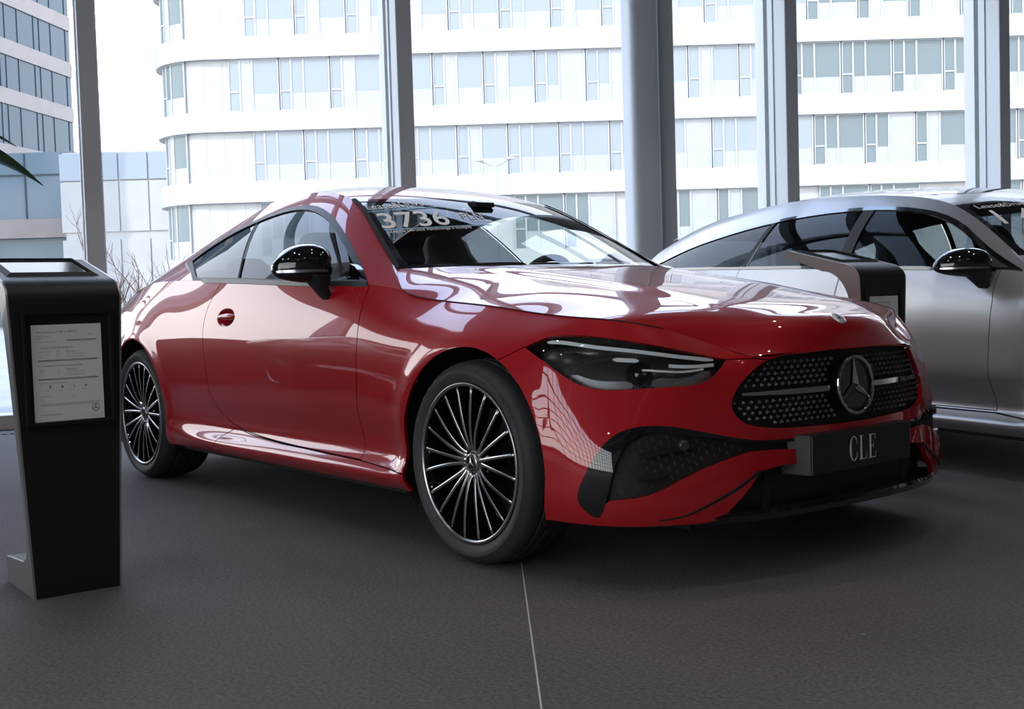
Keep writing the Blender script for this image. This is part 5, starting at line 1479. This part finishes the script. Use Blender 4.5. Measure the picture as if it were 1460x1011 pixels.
# tailgate: screen and panel closing the back of the load bay
bm = bmesh.new(); rows = []
prof_ = [(-3.985,.0,1.225),(-4.10,-.03,1.16),(-4.20,-.10,1.07),(-4.24,-.13,1.01)]
cen_ = [(-4.065,0,1.275),(-4.19,0,1.19),(-4.29,0,1.09),(-4.33,0,1.02)]
for (xe, dy, ze), (xc, _, zc) in zip(prof_, cen_):
    rows.append([bm.verts.new((xc+(xe-xc)*abs(t)**2.2, t*(.50-dy), zc+(ze-zc)*abs(t)**2.4)) for t in np.linspace(-1, 1, 31)])
for A_, B_ in zip(rows, rows[1:]):
    for k in range(30): bm.faces.new((A_[k], A_[k+1], B_[k+1], B_[k]))
sput(bmobj('rear_window', bm, PRIVG, est))
bm = bmesh.new(); prev = None
for t in np.linspace(0, 1, 12):
    # filler strip between side frame and tailgate glass on each side
    pass
for s in (-1, 1):
    a_ = [(-3.985, s*.50, 1.225), (-4.10, s*.53, 1.16), (-4.20, s*.60, 1.07), (-4.24, s*.63, 1.01)]; b_ = [(-3.98, s*.50, 1.225), (-3.985, s*.60, 1.15), (-3.99, s*.70, 1.07), (-3.985, s*.765, 1.03)]
    A_ = [bm.verts.new(q) for q in a_]; B_ = [bm.verts.new(q) for q in b_]
    for k in range(3): bm.faces.new((A_[k], A_[k+1], B_[k+1], B_[k]))
sput(bmobj('tail_pillar', bm, SILV, est))
bm = bmesh.new(); P = [(-3.90, -.50, 1.245), (-4.02, -.42, 1.262), (-4.09, -.2, 1.275), (-4.105, 0, 1.278), (-4.09, .2, 1.275), (-4.02, .42, 1.262), (-3.90, .50, 1.245)]
tube(bm, resample(P, .05), .022, 10, flat=.55); sput(bmobj('roof_spoiler', bm, SILV, est))
# belt line moulding
sbx = np.linspace(-.70, -3.72, 60)
o = curve_strip([Vector((x, sbelt(x)[0]-.003, sbelt(x)[1]+.0)) for x in sbx], .014, (0, .15, 1), BLK, 'belt_moulding', est); c = mirror_mesh(o); sput(o); sput(c)
# mirror
k0 = len(COL.objects)
sm_ = build_mirror(est, .215, .0, -.050)
ch_ = list(sm_.children)
MS = Matrix.Translation((-.73, -.90, .93)) @ Matrix.Diagonal((1.05, 1.12, .86, 1)) @ Matrix.Translation((.73, .90, -.93))
for o_ in [sm_]+ch_: o_.data.transform(MS)
c1 = mirror_mesh(sm_, None, est)
for ch in ch_: c_ = mirror_mesh(ch); c_.parent = c1; c_.matrix_parent_inverse = ch.matrix_parent_inverse.copy(); sput(c_)
sput(c1); sput(sm_); [sput(ch) for ch in ch_]
# wheels share the coupe's castings
for x, y, rt, hb_y, lab in ((0, -.79, True, -.089, 'front right wheel'), (0, .79, False, -.089, 'front left wheel'), (-2.96, -.79, True, -.104, 'rear right wheel'), (-2.96, .79, False, -.104, 'rear left wheel')):
    HUBY = hb_y; P_ = WF if x == 0 else WR
    w_ = add_wheel(P_, est, (x-1.48*0, y, .34 if x == 0 else .3375), rt, .4, label=lab)
    w_.matrix_local = Matrix.Translation((x+1.48, y, .34 if x == 0 else .3375)) @ Matrix.Rotation(0 if rt else PI, 4, 'Z') @ Matrix.Rotation(.4, 4, 'Y')
for s in (-1, 1):
    for cx in (0.0, -2.96): sput(well_liner(cx, s, est))
bm = bmesh.new(); box(bm, (-3.9, -.60, .17), (.70, .60, .30)); box(bm, (-2.53, -.86, .185), (-.44, .86, .30)); box(bm, (-.55, -.60, .30), (.60, .60, .70)); box(bm, (-4.1, -.62, .30), (-2.9, .62, .80)); sput(bmobj('floor_pan', bm, RUB, est, smooth=False))
# cabin
for cy in (-.36, .36):
    st = seat(-1.55, cy, est, LEA); st['label'] = 'front seat'; sput(st); [sput(c) for c in st.children]
for cy in (-.40, 0.0, .40):
    bm = bmesh.new(); secs = []
    for t, hw, th in ((0,.20,.08),(.5,.20,.08),(.74,.18,.06),(.78,.12,.05),(.90,.12,.05),(1,.09,.04)):
        secs.append([(-2.50-.26*t+th*math.copysign(abs(math.sin(q))**.8, math.sin(q)), cy+hw*math.copysign(abs(math.cos(q))**.7, math.cos(q)), .50+.62*t) for q in np.linspace(0, 2*PI, 20, endpoint=False)])
    loft(bm, secs); sput(bmobj('rear_seat', bm, LEA, est, angle=60))
bm = bmesh.new(); prism(bm, dp, 1, -.72, .72); sput(bmobj('dashboard', bm, INT, est))
sw2 = Matrix.Translation((-1.10, .37, .90)) @ Matrix.Rotation(PI/2, 4, 'Z') @ Matrix.Rotation(math.radians(22), 4, 'X')
bm = bmesh.new(); torus(bm, .172, .017, sw2, 40, 10); sput(bmobj('steering_wheel', bm, LEA, est))
bm = bmesh.new(); box(bm, (-1.12, -.12, 1.20), (-1.085, .12, 1.265)); bevel_all(bm, .012); sput(bmobj('rear_view_mirror', bm, BLK, est))
bm = bmesh.new(); box(bm, (-2.45, -.78, .45), (-.80, -.74, .93)); box(bm, (-2.45, .74, .45), (-.80, .78, .93)); sput(bmobj('door_card', bm, INT, est, smooth=False))
# price lettering high on the windscreen
wsb = BVHTree.FromPolygons([tuple(q) for q in sR.reshape(-1, 3)], [(i*50+j, (i+1)*50+j, (i+1)*50+j+1, i*50+j+1) for i in range(169) for j in range(49)])
ws_o_red = ws_o; ws_o = s_ws
sput(ws_text('Lease&Drive', -.515, 1.246, -.26, 1.262, .020, WHITEV, 'windscreen_lettering', 1.05))
sput(ws_text('1 449', -.540, 1.160, -.17, 1.175, .075, WHITEV, 'windscreen_lettering', 1.0))
# ------------------------------------------------------------------ information stands
STB = mat('stand_charcoal', (.013, .013, .015), .45, spec=.4)
STS = mat('stand_silver_side', (.42, .41, .41), .35, metal=.7)
PAP = mat('white_paper', (.92, .92, .94), .6)
INK = mat('grey_ink', (.16, .16, .18), .6); INKL = mat('pale_ink', (.38, .38, .40), .6)
SCR = mat('dark_display', (.010, .010, .012), .10, spec=.4, ior=1.22)
def stand(name, label, loc, rz, paper_rows):
    """C-shaped information stand in its own frame: front face towards +x, y to the side; silver cheeks"""
    t = thing(name, label, 'stand', loc, rz, None)
    def prof(w):
        pass
    # closed side profile (x,z) of the shell: foot, column front, rounded shoulder, sloping desk, underside, column back
    R = .10; fx = 0.0
    P = [(-.33, .0), (0, .0), (0, .915)]
    for k in range(1, 10):
        a = PI*.5*(k/9)*.86; P.append((-R+R*math.cos(a), .915+R*math.sin(a)*.70))
    DX, DZ = P[-1]
    P += [(-.375, 1.054), (-.388, 1.046), (-.385, 1.024)]
    P += [(-.19, .955)]
    for k in range(1, 9):
        a = k/8*PI/2; P.append((-.19+.140*math.sin(a), .955-.17*(1-math.cos(a))))
    P += [(-.046, .60), (-.046, .20), (-.050, .17), (-.075, .115), (-.12, .098), (-.33, .085)]
    def half(z): return .133+.040*min(1, max(0, (z-.10)/.75))
    # shell
    n = len(P)
    bm = bmesh.new()
    Lf = [bm.verts.new((x, -half(z)+.006, z)) for x, z in P]; Rt = [bm.verts.new((x, half(z)-.006, z)) for x, z in P]
    skip = set()
    for i in range(n): bm.faces.new((Lf[i], Lf[(i+1) % n], Rt[(i+1) % n], Rt[i]))
    bm.normal_update()
    sh = localobj('shell', bm, STB, t, angle=25)
    for s in (-1, 1):
        bm = bmesh.new(); A_ = [bm.verts.new((x, s*(half(z)-.006), z)) for x, z in P]; B_ = [bm.verts.new((x, s*half(z), z)) for x, z in P]
        from mathutils.geometry import tessellate_polygon
        for tri in tessellate_polygon([[Vector((x, z, 0)) for x, z in P]]):
            bm.faces.new([A_[k] for k in tri]); bm.faces.new([B_[k] for k in tri[::-1]])
        for i in range(n): bm.faces.new((A_[i], A_[(i+1) % n], B_[(i+1) % n], B_[i]))
        localobj('side_panel', bm, STS, t, 'silver grey cheek', smooth=False)
    # raised frame round the paper pocket on the front, with bevelled inner reveal
    zb, zt, hw = .540, .845, .112
    bm = bmesh.new()
    o = [(-hw-.012, zb-.0), (hw+.016, zb-.0), (hw+.016, zt+.026), (-hw-.012, zt+.026)]
    bm.faces.new([bm.verts.new((.0012, y, z)) for y, z in o]); localobj('pocket_back', bm, mat('pocket_black', (.008, .008, .009), .5) if 'pocket_black' not in bpy.data.materials else bpy.data.materials['pocket_black'], t, smooth=False)
    bm = bmesh.new(); fw = .009
    O = [(-hw-.012-fw, zb-fw), (hw+.016+fw, zb-fw), (hw+.016+fw, zt+.026+fw), (-hw-.012-fw, zt+.026+fw)]
    a = [bm.verts.new((.0005, y, z)) for y, z in O]; b = [bm.verts.new((.016, y, z)) for y, z in O]; c = [bm.verts.new((.016, y, z)) for y, z in o]; d = [bm.verts.new((.0012, y*.98, z)) for y, z in o]
    for u, v in ((a, b), (b, c), (c, d)):
        for i in range(4): bm.faces.new((u[i], u[(i+1) % 4], v[(i+1) % 4], v[i]))
    localobj('pocket_frame', bm, STB, t, smooth=False)
    # display set into the desk
    sl = (1.054-DZ)/(-.375-DX); xn = lambda x: 1.054+(x+.375)*sl
    nrm = Vector((-sl, 0, 1)).normalized()
    bm = bmesh.new(); bm.faces.new([bm.verts.new(Vector((x, y, xn(x)))+nrm*.003) for x, y in ((-.350, -.125), (-.125, -.125), (-.125, .125), (-.350, .125))])
    localobj('display', bm, SCR, t, 'dark glossy display', smooth=False)
    bm = bmesh.new(); c4 = [(-.350, -.125), (-.125, -.125), (-.125, .125), (-.350, .125)]; o4 = [(-.364, -.142), (-.112, -.142), (-.112, .142), (-.364, .142)]
    i_ = [bm.verts.new(Vector((x, y, xn(x)))+nrm*.0032) for x, y in c4]; m_ = [bm.verts.new(Vector((x, y, xn(x)))+nrm*.010) for x, y in c4]; e_ = [bm.verts.new(Vector((x, y, xn(x)))+nrm*.0005) for x, y in o4]
    for u, v in ((i_, m_), (m_, e_)):
        for k in range(4): bm.faces.new((u[k], u[(k+1) % 4], v[(k+1) % 4], v[k]))
    localobj('display_frame', bm, STB, t, smooth=False)
    # sheet of paper in the pocket (lies in it: a thing of its own)
    pm = Matrix.Translation(Vector(loc)) @ Matrix.Rotation(rz, 4, 'Z') @ Matrix.Translation((.0035, -.002, zb+.0)) @ Matrix.Rotation(math.radians(0), 4, 'X')
    return t, pm
def sheet_of_paper(pm, label, text=True):
    p = thing('price_sheet', label, 'paper', tuple(pm.to_translation()), pm.to_euler().z)
    W, H = .210, .297
    bm = bmesh.new(); box(bm, (-.0008, -W/2, .002), (.0, W/2, .002+H)); localobj('sheet', bm, PAP, p, smooth=False)
    def line(y0, y1, z, h, m, bm): 
        bm.faces.new([bm.verts.new((.0004, -W/2+W*y, .002+H*(1-z_))) for y, z_ in ((y0, z+h), (y1, z+h), (y1, z), (y0, z))])
    def txt(s, y, z, size, m, bold=0):
        me = text_mesh(s, size, 0, 2)
        for v in me.vertices: v.co = Vector((.0005, -W/2+W*y+v.co.x, .002+H*(1-z)+v.co.y))
        o = bpy.data.objects.new('printing', me); COL.objects.link(o); me.materials.append(m); o.parent = p
    if text:
        txt('Mercedes-Benz E 300 de 4MATIC', .075, .085, .0088, INK); txt('Leasing', .80, .115, .006, INKL)
        txt('Cena katalogowa', .075, .125, .0060, INKL); txt('Rabat', .075, .150, .0060, INKL); txt('Cena po rabacie brutto', .075, .178, .0060, INKL)
        txt('1.  Leasing z niską ratą miesięczną', .075, .243, .0075, INK); txt('2.  Finansowanie dla klienta indywidualnego', .075, .432, .0075, INK)
        for z, rows in ((.275, ('Wpłata wstępna', 'Okres umowy', 'Wykup')), (.462, ('Wpłata', 'Okres', 'Limit'))):
            for i, r in enumerate(rows):
                txt(r, .085, z+.027*i+.01, .0056, INKL); txt(('10%', '36 mies.', '1%')[i], .34, z+.027*i+.01, .0056, INKL)
                if i < 3: txt(('Ubezpieczenie', '- pakiet OC, AC, NNW', '- serwis i opony w cenie')[i], .47, z+.027*i+.01, .0056, INK if i == 0 else INKL)
        bmk = bmesh.new(); bml = bmesh.new()
        line(.50, .93, .158, .016, INKL, bml); line(.075, .93, .362, .017, INKL, bml); line(.075, .93, .555, .017, INKL, bml)
        localobj('shaded_rows', bml, mat('shade_grey', (.42, .42, .44), .6) if 'shade_grey' not in bpy.data.materials else bpy.data.materials['shade_grey'], p, smooth=False); bmk.free()
        txt('Rata miesięczna', .08, .376, .0062, INK); txt('3 999 PLN', .78, .376, .0068, INK); txt('Rata miesięczna', .08, .569, .0062, INK); txt('4 199 PLN', .78, .569, .0068, INK)
        txt('Pojazd spełnia wymagania programu', .075, .605, .0056, INKL)
        for i, yy in enumerate((.235, .405, .575, .745)):
            b2 = bmesh.new(); c = Vector((.0005, -W/2+W*yy, .002+H*(1-.645))); r = .0042
            sh = ([(-1, 1), (1, 1), (.35, .1), (.35, -.6), (.8, -1), (-.8, -1), (-.35, -.6), (-.35, .1)], [(0, 1.1), (.9, 0), (.5, -.9), (-.5, -.9), (-.9, 0)], [(-1, .7), (-.5, 1), (.3, -.1), (.9, -.4), (1, -.9), (.3, -.7), (-.4, .1)], [(-1, .0), (-.4, .6), (.4, .6), (1, 0), (.4, -.5), (-.4, -.5)])[i]
            b2.faces.new([b2.verts.new(c+Vector((0, a*r, b_*r))) for a, b_ in sh]); localobj('icon', b2, INK, p, smooth=False)
            txt(('Cena', 'Paliwo', 'Serwis', 'Opony')[i], yy-.07, .685, .0056, INKL)
        for i, z in enumerate((.745, .767, .789)): txt(('Dane techniczne', 'Moc', 'Emisja')[i], .085, z, .0050, INKL); txt(('Salon', 'tel.', '')[i] or ' .', .55, z, .0050, INKL)
        bm = bmesh.new(); [line(.085, .93, z, .0035, INKL, bm) for z in (.815, .826, .837)]; localobj('fine_print', bm, INKL, p, smooth=False)
        txt('www.mercedes-benz.pl', .085, .935, .0065, INK)
        c = Matrix.Translation((.0006, -W/2+W*.875, .002+H*(1-.885))) @ Matrix.Rotation(PI/2, 4, 'Z')
        bm = bmesh.new(); torus(bm, .0105, .0008, c, 28, 6); star_bm(bm, None, .0105, c, .0006, .07, .16); localobj('star_mark', bm, INK, p, smooth=False)
    else:
        bm = bmesh.new(); [line(.10, y1, z, .010, INKL, bm) for z, y1 in ((.09, .7), (.16, .5), (.20, .45), (.28, .9), (.34, .6), (.38, .62), (.48, .9), (.56, .7), (.60, .55), (.70, .9))]; localobj('fine_print', bm, INKL, p, smooth=False)
    return p
FA = math.radians(-2)
_, pm = stand('information_stand', 'charcoal information stand with a printed sheet, in the left foreground', (-.585, -1.993, 0), FA, 12)
sheet_of_paper(pm, 'white A4 price sheet in the pocket of the left foreground stand')
_, pm = stand('information_stand', 'charcoal information stand with silver cheek between the red and silver cars', (.100, 1.29, 0), math.radians(0), 6)
sheet_of_paper(pm, 'white sheet half hidden behind the red bonnet in the far stand', False)
# ------------------------------------------------------------------ plant at the left edge
pl = thing('potted_plant', 'green broad-leaved potted plant, one leaf tip showing at the left edge', 'plant', tuple(CV+FH*8.0-RH*4.25-Vector((0, 0, CV.z))))
pc = pl.location.copy()
LEAFM = noise_tint(mat('leaf_green', rough=.38), (.018, .040, .014), (.040, .075, .022), 14)
bm = bmesh.new(); lathe(bm, [(.0005, 0), (.15, 0), (.175, .02), (.20, .40), (.19, .41), (.175, .39), (.17, .34), (.0005, .34)], 40, Matrix.Translation(pc) @ Matrix.Rotation(PI/2, 4, 'X'))
bmobj('pot', bm, mat('white_pot', (.60, .60, .58), .4), pl)
bm = bmesh.new(); lathe(bm, [(.0005, .35), (.172, .35)], 30, Matrix.Translation(pc) @ Matrix.Rotation(PI/2, 4, 'X')); bmobj('soil', bm, mat('soil', (.02, .014, .010), .9), pl)
rp = random.Random(5)
def leaf(az, ln, h0, droop, wid, roll=0.0):
    bm = bmesh.new(); d = RH*math.cos(az)+FH*math.sin(az); sd_ = Vector((0, 0, 1)).cross(d); sd_ = (sd_*math.cos(roll)+Vector((0, 0, 1))*math.sin(roll)).normalized()
    base = pc+Vector((0, 0, h0)); pr = None
    for k in range(22):
        t = k/21; p = base+d*ln*t+Vector((0, 0, ln*(.45*t-droop*t*t))); w = wid*math.sin(PI*min(1, t*1.02)**.75)**.8*(1-.25*t)+.004
        n_up = Vector((0, 0, 1))
        r = [bm.verts.new(p-sd_*w+n_up*w*.30), bm.verts.new(p-sd_*w*.5+n_up*w*.10), bm.verts.new(p), bm.verts.new(p+sd_*w*.5+n_up*w*.10), bm.verts.new(p+sd_*w+n_up*w*.30)]
        if pr:
            for i in range(4): bm.faces.new((pr[i], pr[i+1], r[i+1], r[i]))
        pr = r
    bmobj('leaf', bm, LEAFM, pl, angle=180)
bm = bmesh.new()
for a in (0, 2.1, 4.2): tube(bm, [pc+Vector((.03*math.cos(a), .03*math.sin(a), .34)), pc+Vector((.05*math.cos(a), .05*math.sin(a), .9)), pc+Vector((.04*math.cos(a+.5), .04*math.sin(a+.5), 2.10))], [.022, .018, .012], 8)
bmobj('stem', bm, LEAFM, pl)
leaf(0.0, 1.12, 1.93, .63, .120, .8); leaf(.10, .92, 2.10, .55, .06, .7)
for k in range(7): leaf(.9+k*.7, rp.uniform(.5, .8), rp.uniform(1.0, 1.75), rp.uniform(.4, .75), rp.uniform(.05, .085))
